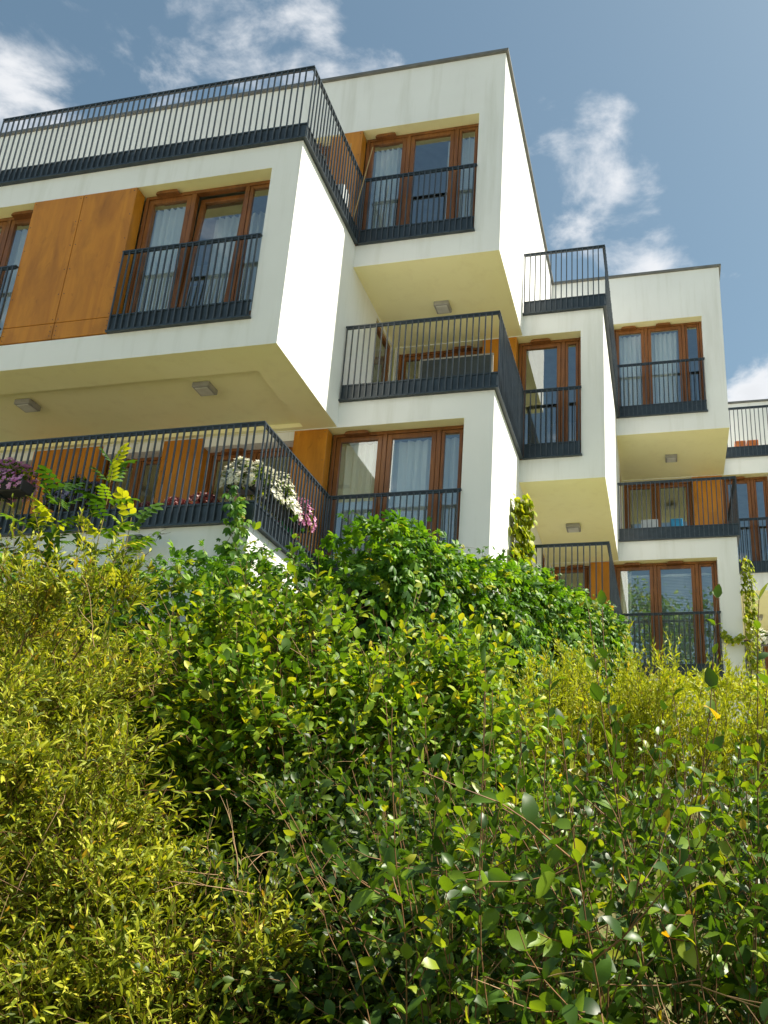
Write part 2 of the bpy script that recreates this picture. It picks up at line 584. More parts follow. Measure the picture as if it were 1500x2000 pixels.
def ring(m, x0, x1, y0, y1, z0, z1, w, wb=None):
    wb = w if wb is None else wb
    m.box(x0, x0 + w, y0, y1, z0, z1)
    m.box(x1 - w, x1, y0, y1, z0, z1)
    m.box(x0 + w, x1 - w, y0, y1, z1 - w, z1)
    m.box(x0 + w, x1 - w, y0, y1, z0, z0 + wb)


def window(parent, x0, x1, y, z0, z1, mull, vents=(), tilt=None):
    """timber window: outer frame (the part), a sash and a pane per light"""
    yf = y + REC
    F = 0.055
    m = MB()
    ring(m, x0, x1, yf, yf + 0.09, z0, z1, F, 0.26)
    for c in mull:
        m.box(c - 0.035, c + 0.035, yf + 0.004, yf + 0.088, z0 + 0.26, z1 - F)
    win = m.obj("window", M_FRAME, parent, bevel=0.004)
    edges = [x0 + F] + [e for c in mull for e in (c - 0.035, c + 0.035)] + [x1 - F]
    for i in range(0, len(edges), 2):
        a, b = edges[i] + 0.006, edges[i + 1] - 0.006
        if b - a < 0.12:
            continue
        za, zb = z0 + 0.266, z1 - F - 0.006
        sw = 0.075 if b - a > 0.45 else 0.05
        s = MB()
        ring(s, a, b, yf + 0.012, yf + 0.078, za, zb, sw)
        so = s.obj("sash", M_FRAME, win, bevel=0.005)
        g = MB()
        g.box(a + sw - 0.005, b - sw + 0.005, yf + 0.040, yf + 0.052, za + sw - 0.005, zb - sw + 0.005)
        go = g.obj("pane", M_GLASS, win)
        if tilt == i // 2:
            piv = Vector((0, yf + 0.045, za))
            mt = Matrix.Translation(piv) @ Matrix.Rotation(R(-3.0), 4, 'X') @ Matrix.Translation(-piv)
            for o in (so, go):
                o.data.transform(mt)
    for (a, b) in vents:
        v = MB()
        zt = z1 + 0.004
        pts = [(a, zt - 0.05), (b, zt - 0.05), (b - 0.02, zt - 0.012), (b - 0.07, zt), (a + 0.07, zt), (a + 0.02, zt - 0.012)]
        zs = z1 - 0.052
        pts = [(px, pz) for px, pz in pts]
        n = len(pts)
        v.v = [(px, yf - 0.085, pz - 0.006) for px, pz in pts] + [(px, yf + 0.0, pz - 0.006) for px, pz in pts]
        v.f = [tuple(range(n)), tuple(range(2 * n - 1, n - 1, -1))] + [(i, i + n, (i + 1) % n + n, (i + 1) % n) for i in range(n)]
        v.m = [0] * len(v.f)
        v.obj("trickle_vent", M_FRAME, win)
    return win


def panel(parent, x0, x1, y, z0, z1, proud=0.012, depth=None):
    g = 0.005
    m = MB()
    m.box(x0 + g, x1 - g, y - proud, y + (depth or REC - 0.01), z0 + g, z1 - g)
    o = m.obj("cladding_panel", M_PANEL, parent, bevel=0.003)
    # fixing screws along the vertical edges
    s = MB()
    zs = [z0 + 0.06, (z0 + z1) / 2, z1 - 0.06] if z1 - z0 < 1 else [z0 + 0.06 + k * (z1 - z0 - 0.12) / 5 for k in range(6)]
    for z in zs:
        for x in (x0 + 0.045, x1 - 0.045):
            s.box(x - 0.006, x + 0.006, y - proud - 0.004, y - proud + 0.002, z - 0.006, z + 0.006)
    s.obj("screw", M_STEEL, o, kind="stuff")
    return o


# A storey 3
window(bAB, -2.565, -0.436, yA, Z3, 8.573, (-1.76, -0.90), [(-2.35, -1.98)], tilt=1)
window(bAB, -6.545, -4.34, yA, Z3, 8.573, (-5.70, -4.95), [(-4.85, -4.45)])
for a, b in ((-4.335, -3.475), (-3.475, -2.575)):
    panel(bAB, a, b, yA, 6.285, 8.574)
    panel(bAB, a, b, yA, 6.012, 6.285)
# glazed side of the upper loggia (faces right)


def side_glazing(parent, x, ya, yb, z0, z1):
    m = MB()
    xf = x - 0.11
    for (a, b, c, d) in ((ya, ya + 0.07, z0, z1), (yb - 0.07, yb, z0, z1), (ya + 0.07, yb - 0.07, z1 - 0.08, z1), (ya + 0.07, yb - 0.07, z0, z0 + 0.25)):
        m.box(xf, xf + 0.08, a, b, c, d)
    w = m.obj("window", M_FRAME, parent)
    MB().box(xf + 0.03, xf + 0.04, ya + 0.06, yb - 0.06, z0 + 0.24, z1 - 0.07).obj("pane", M_GLASS, w)


side_glazing(bAB, xA, 3.455, 4.355, Z3 + .006, 8.495)
side_glazing(bAB, xB, 7.305, 7.955, Z2 + .006, 5.495)
side_glazing(bCD, xC, 9.725, 10.715, Z3 + .006, 8.495)
# B storey 4
window(bAB, -0.065, 2.031, yB, Z4, 11.526, (0.72, 1.595), [(0.12, 0.5)])
panel(bAB, -0.46, -0.07, yB, Z4 + .01, 11.525)
panel(bAB, -0.70, -0.465, yB, Z4 + .01, 11.525, proud=-0.03)
window(bAB, -1.446, -0.705, yB, Z4, 11.526, (), [(-1.3, -.9)])
# B storey 2 and the wall under the overhang
window(bAB, -0.135, 2.016, yB, Z2, 5.558, (0.72, 1.585), [(0.08, 0.48)])
panel(bAB, -0.70, -0.14, yB, Z2 + .01, 5.557)
window(bAB, -2.245, -0.705, yB, Z2, 5.40, (-1.45,), [(-2.0, -1.6)])
panel(bAB, -2.96, -2.25, yB, Z2 + .01, 5.557)
window(bAB, -4.075, -2.965, yB, Z2, 5.40, (-3.5,))
panel(bAB, -5.38, -4.08, yB, Z2 + .01, 5.557)
window(bAB, -6.495, -5.385, yB, Z2, 5.40, ())
for a, b in ((-2.245, -0.705), (-4.075, -2.965), (-6.49, -5.385)):
    MB().box(a, b, yB + 0.01, yB + 0.25, 5.402, 5.558).obj("lintel", M_WALL, bAB)
# C storey 3
window(bCD, 2.375, 3.541, yC, Z3, 8.556, (3.20,), [(2.6, 2.98)])
panel(bCD, 1.72, 2.37, yC, Z3 + .01, 8.556)
window(bCD, 0.034, 1.715, yC, Z3, 8.556, (.88,), [(1.1, 1.5)])
# D storeys 4 and 2
window(bCD, 3.905, 5.941, yD, Z4, 11.526, (4.67, 5.525), [(4.1, 4.45), (4.9, 5.25)])
window(bCD, 3.83, 5.971, yD, Z2, 5.561, (4.70, 5.56), [(4.05, 4.4), (4.95, 5.3)])
panel(bCD, 3.33, 3.825, yD, Z2 + .01, 5.56)
window(bCD, 2.494, 3.325, yD, Z2, 5.561, (), [(2.85, 3.2)])
# E storey 3
window(bEF, 6.36, 7.426, yE, Z3, 8.556, (7.06,), [(6.5, 6.9)])
panel(bEF, 5.63, 6.355, yE, Z3 + .01, 8.556)
window(bEF, 3.994, 5.625, yE, Z3, 8.556, (4.75,), [(4.85, 5.15)])
window(bEF, 6.605, 9.89, yF, Z2, 5.558, (7.6, 8.6))

# ---- railings
M_BAL = m_plain("baluster_steel", (0.045, 0.055, 0.066), 0.28, 0.7, 0.0, 0.2, 9)
BAL = MB().box(-0.0095, 0.0095, -0.0095, 0.0095, 0.0, 1.0).mesh("baluster", M_BAL)


def railing(parent, path, z, label=None, ends=(True, True), bars=None):
    """flat top rail (the part); balusters, lower rail, toe board and flashing are its pieces.
    path: corner points (x, y) of axis-parallel runs"""
    top, toe, low, fl = MB(), MB(), MB(), MB()
    zt = z + HR

    def run(m, a, b, half, za, zb, inset=0.0, k=0, last=False):
        (x0, y0), (x1, y1) = a, b
        if abs(y1 - y0) < 1e-6:
            s = 1 if x1 > x0 else -1
            m.box(min(x0, x1) - half * (k > 0 and s > 0) * 0 - half, max(x0, x1) + half, y0 - half, y0 + half, za, zb)
        else:
            lo, hi = min(y0, y1), max(y0, y1)
            m.box(x0 - half, x0 + half, lo + half, hi, za, zb)
    for k, (a, b) in enumerate(zip(path, path[1:])):
        run(top, a, b, 0.026, zt - 0.022, zt, k=k)
        run(top, a, b, 0.014, zt - 0.05, zt - 0.022, k=k)
        run(low, a, b, 0.014, z + 0.262, z + 0.288, k=k)
        run(low, a, b, 0.014, z + 0.030, z + 0.052, k=k)
        run(toe, a, b, 0.004, z + 0.052, z + 0.262, k=k)
        run(fl, a, b, 0.034, z + 0.003, z + 0.026, k=k)
    r = top.obj("railing", M_STEEL, parent)
    toe.obj("toe_board", M_STEEL, r)
    low.obj("lower_rail", M_STEEL, r)
    fl.obj("sill_flashing", M_STEEL, r)
    for k, (a, b) in enumerate(zip(path, path[1:])):
        a, b = Vector(a), Vector(b)
        d = b - a
        n = max(2, round(d.length / 0.099))
        off = Vector((0, -0.028)) if abs(d.y) < 1e-6 else Vector((0.028 if (a.x + b.x) / 2 > -5 else -.028, 0))
        for i in range(n + (1 if k == len(path) - 2 else 0)):
            p = a + d * (i / n) + off * 0.9
            if i == n:
                p = b - d.normalized() * 0.02 + off * 0.9
            o = bpy.data.objects.new("baluster", BAL)
            COL.objects.link(o)
            o.parent = r
            # parent part sits at the world origin (its own parent Empty is undone by the inverse)
            o.location = (p.x + random.uniform(-.002, .002), p.y, z + 0.03)
            o.scale = (1, 1, HR - 0.06)
    return r


random.seed(3)
o_ = 0.03
railing(bAB, [(-5.28, yA - o_), (xA + o_, yA - o_), (xA + o_, yB - .04)], Z4)
railing(bAB, [(-2.545, yA - o_), (-0.452, yA - o_)], Z3)
railing(bAB, [(-5.3, yA - o_), (-4.36, yA - o_)], Z3)
railing(bAB, [(-5.2, yA - .05), (xA, yA - .05), (xA, yB - .04)], Z2)
railing(bAB, [(xA + 0.085, yB - o_), (2.02, yB - o_)], Z4)
railing(bAB, [(xA + 0.03, yB - o_), (xB + o_, yB - o_), (xB + o_, yC - .04)], Z3)
railing(bAB, [(xA + 0.055, yB - o_), (2.01, yB - o_)], Z2)
railing(bCD, [(xB + 0.03, yC - o_), (xC + o_, yC - o_), (xC + o_, yD - .04)], Z4)
railing(bCD, [(xB + 0.085, yC - o_), (3.53, yC - o_)], Z3)
railing(bCD, [(xB + 0.03, yC - o_), (xC + o_, yC - o_), (xC + o_, yD - .04)], Z2)
railing(bCD, [(xC + 0.085, yD - o_), (5.93, yD - o_)], Z4)
railing(bCD, [(xC + 0.03, yD - o_), (xD + o_, yD - o_), (xD + o_, yE - .04)], Z3)
railing(bCD, [(xC + 0.085, yD - o_), (5.96, yD - o_)], Z2)
railing(bEF, [(xD + 0.03, yE - o_), (xE + o_, yE - o_), (xE + o_, yF - .04)], Z4)
railing(bEF, [(xD + 0.085, yE - o_), (7.41, yE - o_)], Z3)
railing(bEF, [(xD + 0.03, yE - o_), (xE + o_, yE - o_)], Z2)

# ------------------------------------------------------------------ ground


def ground_z(x, y):
    t = np.clip((y + 8.0) / 9.0, 0, 1)
    return -2.6 + 2.35 * (t * t * (3 - 2 * t))


def make_ground():
    gx = np.concatenate([np.linspace(-400, -16, 9), np.linspace(-14, 22, 37), np.linspace(24, 400, 9)])
    gy = np.concatenate([np.linspace(-400, -16, 9), np.linspace(-14, 22, 61), np.linspace(24, 400, 9)])
    v = [(float(x), float(y), float(ground_z(x, y) + 0.05 * math.sin(1.3 * x + .7 * y) * (abs(y) < 14))) for y in gy for x in gx]
    n = len(gx)
    f = [(j * n + i, j * n + i + 1, (j + 1) * n + i + 1, (j + 1) * n + i) for j in range(len(gy) - 1) for i in range(n - 1)]
    me = bpy.data.meshes.new("ground")
    me.from_pydata(v, [], f)
    me.materials.append(M_GROUND)
    link("ground", me, kind="structure")
    # unseen pale gravel, added behind the camera to bounce sun onto fronts and soffits
    m = MB()
    m.quad((-70, -75, -2.52), (80, -75, -2.52), (80, -15.5, -2.52), (-70, -15.5, -2.52))
    m.obj("added_bounce_gravel", M_GRAVEL, kind="structure")


make_ground()

# ------------------------------------------------------------------ plants
def nrm(a):
    return a / np.maximum(np.linalg.norm(a, axis=-1, keepdims=True), 1e-9)


UPV = np.array([0., 0., 1.])
TOCAM = lambda p: nrm(CAM - p)


def leaf_tpl(st, fold=0.25, curl=0.15, bend=0.0):
    """unit leaf along +Y, upper side +Z: st = [(t, halfwidth)], midrib folded, tip curling down"""
    v, f = [(0, 0, 0)], []
    for t, w in st:
        z = -curl * t * t
        x = bend * t * t
        v += [(x - w, t, z + fold * w), (x, t, z), (x + w, t, z + fold * w * .8)]
    v.append((bend, 1 - abs(curl) * .25, -curl))
    tip = len(v) - 1
    f += [(0, 2, 1), (0, 3, 2)]
    for i in range(len(st) - 1):
        a = 1 + 3 * i
        b = a + 3
        f += [(a, a + 1, b + 1), (a, b + 1, b), (a + 1, a + 2, b + 2), (a + 1, b + 2, b + 1)]
    a = 1 + 3 * (len(st) - 1)
    f += [(a, a + 1, tip), (a + 1, a + 2, tip)]
    return np.array(v, float), np.array(f, int)


T_NARROW = leaf_tpl([(0.35, 0.12), (0.7, 0.085)], 0.35, 0.18)
T_OVATE = leaf_tpl([(0.18, 0.25), (0.45, 0.36), (0.78, 0.22)], 0.30, 0.22)
T_ELL = leaf_tpl([(0.22, 0.20), (0.5, 0.29), (0.8, 0.17)], 0.28, 0.20)
def variants(st):
    return [leaf_tpl(st, .25, .12, .05), leaf_tpl(st, .55, .32, -.10), leaf_tpl(st, .12, .55, .12), leaf_tpl(st, .40, -.12, -.05)]


V_NARROW = variants([(0.35, 0.12), (0.7, 0.085)])
V_OVATE = variants([(0.18, 0.20), (0.42, 0.31), (0.74, 0.20)])
V_ELL = variants([(0.22, 0.20), (0.5, 0.29), (0.8, 0.17)])
T_LEAFLET = leaf_tpl([(0.4, 0.20), (0.72, 0.19)], 0.30, 0.25)
T_TINY = leaf_tpl([(0.5, 0.13)], 0.3, 0.1)
T_PETAL = leaf_tpl([(0.5, 0.30)], 0.2, -0.1)


def compound(tpl, parts):
    """join rotated copies of a leaf into one compound leaf: parts = [(angle about Z, scale, y offset, tilt)]"""
    V, F, k = [], [], 0
    for ang, s, off, tilt in parts:
        v = tpl[0] * s
        ct, st_ = math.cos(tilt), math.sin(tilt)
        v = np.stack([v[:, 0], v[:, 1] * ct - v[:, 2] * st_ * 0, v[:, 2] * ct - v[:, 1] * st_], 1)
        c, s_ = math.cos(ang), math.sin(ang)
        v = np.stack([v[:, 0] * c - v[:, 1] * s_, v[:, 0] * s_ + v[:, 1] * c + off, v[:, 2]], 1)
        V.append(v)
        F.append(tpl[1] + k)
        k += len(v)
    return np.concatenate(V), np.concatenate(F)


T_CREEP = compound(T_LEAFLET, [(0, .62, .38, .25), (.75, .56, .36, .35), (-.75, .56, .36, .35), (1.6, .42, .34, .45), (-1.6, .42, .34, .45)])
T_IVY = leaf_tpl([(0.25, 0.42), (0.6, 0.36)], 0.2, 0.25)
T_FLOWER = compound(T_PETAL, [(k * 2 * math.pi / 5, .5, 0, -.25) for k in range(5)])
pin = [(0, .34, .70, .1)]
for k in range(4):
    pin += [(1.05 - .08 * k, .34, .12 + .17 * k, .15), (-1.05 + .08 * k, .34, .12 + .17 * k, .15)]
T_PINN = compound(T_ELL, pin)


def set_mesh(name, V, F, mats, tint=None, smooth=True):
    me = bpy.data.meshes.new(name)
    nv, nf = len(V), len(F)
    me.vertices.add(nv)
    me.vertices.foreach_set('co', np.ascontiguousarray(V, np.float32).ravel())
    k = F.shape[1]
    me.loops.add(nf * k)
    me.loops.foreach_set('vertex_index', np.ascontiguousarray(F, np.int32).ravel())
    me.polygons.add(nf)
    me.polygons.foreach_set('loop_start', np.arange(0, nf * k, k, dtype=np.int32))
    if smooth:
        me.polygons.foreach_set('use_smooth', np.ones(nf, bool))
    if tint is not None:
        at = me.attributes.new('tint', 'FLOAT', 'POINT')
        at.data.foreach_set('value', np.ascontiguousarray(tint, np.float32))
    for m in (mats if isinstance(mats, list) else [mats]):
        me.materials.append(m)
    me.update(calc_edges=True)
    return me


class Leaves:
    """leaf transforms gathered for one plant and one leaf shape"""
    def __init__(s, tpl, material):
        s.var = tpl if isinstance(tpl, list) else [tpl]
        s.material = material
        s.p, s.d, s.n, s.s, s.t = [], [], [], [], []

    def add(s, p, d, n, size, tint):
        s.p.append(p); s.d.append(d); s.n.append(n); s.s.append(size); s.t.append(tint)

    def emit(s, parent, nobj=0, name="leaf", mass="foliage"):
        p, d, n = (np.concatenate(x) for x in (s.p, s.d, s.n))
        sz, ti = np.concatenate(s.s), np.concatenate(s.t)
        d = nrm(d)
        x = nrm(np.cross(d, n))
        n = np.cross(x, d)
        q = p - CAM
        z = q @ fw
        u = 936.0 + FPX * (q @ CR) / z
        v = 1148.3 - FPX * (q @ CU) / z
        ok = (z > .3) & (u > -250) & (u < 1750) & (v > -300) & (v < 2300)      # trimmed a step outside the view
        p, d, n, x, sz, ti, z, u, v = (a[ok] for a in (p, d, n, x, sz, ti, z, u, v))
        idx = np.zeros(0, int)
        if nobj:
            inview = (u > 10) & (u < 1490) & (v > 10) & (v < 1990)
            # the leaves nearest to the eye in each cell of the view, largest first
            score = np.where(inview, sz / z * np.abs((n * nrm(CAM - p)).sum(1)), 0)
            cell = (u // 55).astype(int) * 1000 + (v // 55).astype(int)
            o = np.argsort(z)
            cnt, keep = {}, []
            cap = 2
            for i in o:
                if score[i] <= 0:
                    continue
                c = cell[i]
                if cnt.get(c, 0) < cap:
                    cnt[c] = cnt.get(c, 0) + 1
                    keep.append(i)
            keep = sorted(keep, key=lambda i: -score[i])[:nobj]
            idx = np.array(keep, int)
            mes = [set_mesh("leaf", t_[0], t_[1], s.material) for t_ in s.var]
            for i in idx:
                ob = bpy.data.objects.new(name, mes[i % len(mes)])
                COL.objects.link(ob)
                M = Matrix(((x[i][0] * sz[i], d[i][0] * sz[i], n[i][0] * sz[i], p[i][0]), (x[i][1] * sz[i], d[i][1] * sz[i], n[i][1] * sz[i], p[i][1]),
                            (x[i][2] * sz[i], d[i][2] * sz[i], n[i][2] * sz[i], p[i][2]), (0, 0, 0, 1)))
                ob.matrix_basis = M
                ob.parent = parent
                ob.matrix_parent_inverse = Matrix.Translation(-parent.location)
        rest = np.ones(len(p), bool)
        rest[idx] = False
        p, d, n, x, sz, ti = (a[rest] for a in (p, d, n, x, sz, ti))
        VV, FF, TT, k0 = [], [], [], 0
        for j, (tv, tf) in enumerate(s.var):
            q = slice(j, None, len(s.var))
            V = p[q, None] + sz[q, None, None] * (tv[None, :, 0:1] * x[q, None] + tv[None, :, 1:2] * d[q, None] + tv[None, :, 2:3] * n[q, None])
            F = tf[None] + (np.arange(len(V)) * len(tv))[:, None, None] + k0
            k0 += V.shape[0] * V.shape[1]
            VV.append(V.reshape(-1, 3)); FF.append(F.reshape(-1, 3)); TT.append(np.repeat(ti[q], len(tv)))
        F = np.concatenate(FF)
        me = set_mesh(mass, np.concatenate(VV), F, s.material, np.concatenate(TT))
        link(mass, me, parent, kind="stuff")
        return len(F)


def grow(rng, base, dirs, L, K, wander=0.15, lift=0.0):
    """shoots as polylines: nodes (N,K,3) and tangents"""
    n = len(base)
    P = np.zeros((n, K, 3))
    T = np.zeros((n, K, 3))
    p, d = base.copy(), nrm(dirs)
    for k in range(K):
        P[:, k], T[:, k] = p, d
        d = nrm(d + rng.normal(0, wander, (n, 3)) + UPV * lift)
        p = p + d * (L / (K - 1))[:, None]
    return P, T


def tubes(P, r0, r1, sides=3):
    n, K, _ = P.shape
    T = nrm(np.gradient(P, axis=1))
    a = nrm(np.cross(T, np.array([.31, .77, .55])))
    b = np.cross(T, a)
    rad = (np.asarray(r0).reshape(-1, 1) * (1 - np.linspace(0, 1, K)) + np.asarray(r1).reshape(-1, 1) * np.linspace(0, 1, K))[:, :, None]
    rings = [P + rad * (math.cos(2 * math.pi * j / sides) * a + math.sin(2 * math.pi * j / sides) * b) for j in range(sides)]
    V = np.stack(rings, 2).reshape(-1, 3)
    i = (np.arange(n) * K * sides)[:, None, None]
    k = (np.arange(K - 1) * sides)[None, :, None]
    j = np.arange(sides)[None, None]
    j2 = (np.arange(sides) + 1) % sides
    q = np.stack([i + k + j, i + k + j2, i + k + sides + j2, i + k + sides + j], -1).reshape(-1, 4)
    return V, q


def stems(parent, name, plist, material):
    V, F, k = [], [], 0
    for (P, r0, r1) in plist:
        v, f = tubes(P, r0, r1)
        V.append(v)
        F.append(f + k)
        k += len(v)
    link(name, set_mesh(name, np.concatenate(V), np.concatenate(F), material), parent, kind="stuff")


def leaves_on(rng, lv, P, T, k0, size, ang=0.9, opposite=True, upmix=0.6, taper=0.35, jit=0.3, keep=1.0, droop=0.0, tint=(0, 1), step=1):
    n, K, _ = P.shape
    phi0 = rng.uniform(0, 6.28, n)
    for k in range(k0, K, step):
        p, t = P[:, k], T[:, k]
        a = nrm(np.cross(t, np.array([.2, .9, .37])))
        b = np.cross(t, a)
        for m in range(2 if opposite else 1):
            ph = phi0 + (k * 1.5708 + m * math.pi if opposite else k * 2.4) + rng.normal(0, .25, n)
            r = np.cos(ph)[:, None] * a + np.sin(ph)[:, None] * b
            al = ang * (1 - 0.45 * (k / (K - 1))) + rng.normal(0, .15, n)
            d = nrm(np.cos(al)[:, None] * t + np.sin(al)[:, None] * r - UPV * droop + rng.normal(0, jit * .4, (n, 3)))
            nn = nrm(np.sin(al)[:, None] * t - np.cos(al)[:, None] * r)
            nn = nrm(nn * (1 - upmix) + UPV * upmix + rng.normal(0, jit, (n, 3)))
            s = size * rng.uniform(.45, 1.35, n) * (1 - taper * (k / (K - 1)) ** 2)
            ok = rng.random(n) < keep
            lv.add(p[ok], d[ok], nn[ok], s[ok], rng.uniform(*tint, n)[ok])


def shell(rng, n, C, rad, inner=0.55, outer=1.0, cull=-0.35, zmin=None):
    """points in the outer shell of an ellipsoid with their outward normals, far side left out"""
    C, rad = np.array(C, float), np.array(rad, float)
    d = nrm(rng.normal(0, 1, (n * 3, 3)))
    r = (rng.uniform(inner ** 3, outer ** 3, n * 3)) ** (1 / 3)
    lump = 1 + .13 * np.sin(5.1 * d[:, 0] + 3 * C[0] + 2.2 * d[:, 2]) + .10 * np.sin(7.7 * d[:, 2] + 1.7 + 4.1 * d[:, 1]) + .07 * np.sin(13 * d[:, 0] + 11 * d[:, 1])
    p = C + rad * d * (r * lump)[:, None]
    nn = nrm(d / rad)
    ok = ((nn * TOCAM(p)).sum(1) > cull)
    if zmin is not None:
        ok &= p[:, 2] > zmin
    return p[ok][:n], nn[ok][:n]


def clumps(rng, m, per, C, rad, cull=-.3, inner=.72, outer=.98, spread=.55, back=.14, lean=(0, 0, .5)):
    """shoots that radiate in sprays from m branch ends on the crown, leaving hollows between them"""
    c, nn = shell(rng, m, C, rad, inner, outer, cull)
    ax = nrm(nn * .75 + np.array(lean) + rng.normal(0, .22, c.shape))
    size = rng.uniform(.65, 1.35, len(c))
    k = np.repeat(np.arange(len(c)), per)
    d = nrm(ax[k] + rng.normal(0, spread, (len(k), 3)))
    p = c[k] - ax[k] * back + d * (rng.random(len(k)) * .16 * size[k])[:, None] + rng.normal(0, .025, (len(k), 3))
    return p, d, size[k], c


def trunk_to(rng, root, targets, K=7, bow=0.25):
    n = len(targets)
    t = np.linspace(0, 1, K)[None, :, None]
    root = np.asarray(root, float)
    b = root[None, None] + (targets[:, None] - root) * t
    b = b + np.sin(math.pi * t) * np.array([0, 0, bow]) + rng.normal(0, .02, (n, K, 3)) * np.sin(math.pi * t)
    b[:, 0] = root + rng.normal(0, .08, (n, 3)) * np.array([1, 1, 0])
    return b


TRI = {}


def shrub_narrow():
    rng = np.random.default_rng(11)
    root = empty("narrow_leaved_shrub", (1.1, -4.7, -1.75), "big bushy shrub with narrow yellow-green leaves at the left edge", "shrub")
    lv = Leaves(V_NARROW, M_L_NARROW)
    st = []
    for C, rad, m in (((0.95, -4.9, -1.12), (1.55, 1.2, 1.6), 115), ((0.45, -4.3, -0.35), (1.1, .85, .98), 60), ((2.35, -5.35, -1.6), (.82, .68, .92), 60), ((1.65, -5.75, -1.45), (.75, .55, .8), 42), ((2.95, -5.55, -1.85), (.55, .45, .62), 30)):
        p, d, sz, tg = clumps(rng, m, 31, C, rad, spread=.5, lean=(.22, -.08, .5))
        P, T = grow(rng, p, d, rng.uniform(.16, .36, len(p)) * sz, 9, .14, .03)
        st.append((P, .0018, .0008))
        leaves_on(rng, lv, P, T, 1, .060, .75, True, .45, .3, .35, .93)
        p, nn = shell(rng, m * 4, C, rad, .42, .66, -.3)
        P, T = grow(rng, p, nrm(nn + UPV * .4 + rng.normal(0, .5, p.shape)), rng.uniform(.2, .4, len(p)), 8, .16, .0)
        st.append((P, .002, .001))
        leaves_on(rng, lv, P, T, 1, .066, .8, True, .45, .3, .35, .8)
        st.append((trunk_to(rng, (C[0] * .6 + .4, C[1], -1.9), tg), .008, .0025))
    stems(root, "branches", st, M_STEMR)
    dead_twigs(root, 5, [((1.9, -6.2, -2.0), (2.6, -5.6, -1.5)), ((.6, -6.1, -1.6), (2.4, -5.2, .1))], 26)
    TRI['narrow'] = lv.emit(root, 300)


def shrub_mid():
    rng = np.random.default_rng(12)
    root = empty("rose_shrub", (2.4, -3.4, -1.2), "tall rounded shrub with mid-green oval leaves below the corner balcony", "shrub")
    lv = Leaves(V_ELL, M_L_MID)
    st = []
    for C, rad, m in (((2.1, -3.3, -0.68), (1.45, .95, 1.33), 95), ((2.75, -3.7, -.62), (.95, .8, 1.1), 55), ((1.2, -3.0, -0.42), (.9, .7, 1.02), 36), ((3.35, -3.3, -.55), (.6, .7, .95), 30)):
        p, d, sz, tg = clumps(rng, m, 13, C, rad, spread=.6, lean=(.05, 0, .65))
        P, T = grow(rng, p, d, rng.uniform(.2, .48, len(p)) * sz, 7, .13, .04)
        st.append((P, .0028, .0011))
        leaves_on(rng, lv, P, T, 1, .084, 1.0, True, .6, .25, .32, .92)
        p, nn = shell(rng, m * 3, C, rad, .45, .75, -.3)
        P, T = grow(rng, p, nrm(nn + UPV * .5 + rng.normal(0, .5, p.shape)), rng.uniform(.2, .4, len(p)), 6, .16, .0)
        leaves_on(rng, lv, P, T, 1, .09, 1.0, True, .5, .3, .35, .85)
        st.append((trunk_to(rng, (C[0], C[1], -1.5), tg), .012, .003))
    stems(root, "branches", st, M_STEM)
    dead_twigs(root, 6, [((1.6, -4.3, -.6), (3.4, -3.9, .5))], 22)
    TRI['mid'] = lv.emit(root, 300)


def shrub_dark():
    rng = np.random.default_rng(13)
    root = empty("dark_shrub", (3.45, -4.8, -1.9), "low shaded dark-green shrub between the yellow-green bush and the broad-leaved one", "shrub")
    lv = Leaves(V_ELL, M_L_DARK)
    st = []
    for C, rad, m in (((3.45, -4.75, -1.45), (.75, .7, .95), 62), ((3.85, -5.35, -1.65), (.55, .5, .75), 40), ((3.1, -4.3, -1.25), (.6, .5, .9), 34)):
        p, d, sz, tg = clumps(rng, m, 13, C, rad, spread=.7, lean=(.05, -.05, .4))
        P, T = grow(rng, p, d, rng.uniform(.12, .36, len(p)) * sz, 7, .18, .02)
        st.append((P, .0022, .0009))
        leaves_on(rng, lv, P, T, 1, .060, .95, True, .5, .25, .4, .92)
        p, nn = shell(rng, m * 4, C, rad, .4, .72, -.3)
        P, T = grow(rng, p, nrm(nn + UPV * .3 + rng.normal(0, .5, p.shape)), rng.uniform(.15, .3, len(p)), 6, .16, .0)
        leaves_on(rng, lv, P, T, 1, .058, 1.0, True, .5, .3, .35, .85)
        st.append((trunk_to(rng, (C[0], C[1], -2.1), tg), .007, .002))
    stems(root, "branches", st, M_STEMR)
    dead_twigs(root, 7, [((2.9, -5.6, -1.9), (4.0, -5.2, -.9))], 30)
    TRI['dark'] = lv.emit(root, 300)


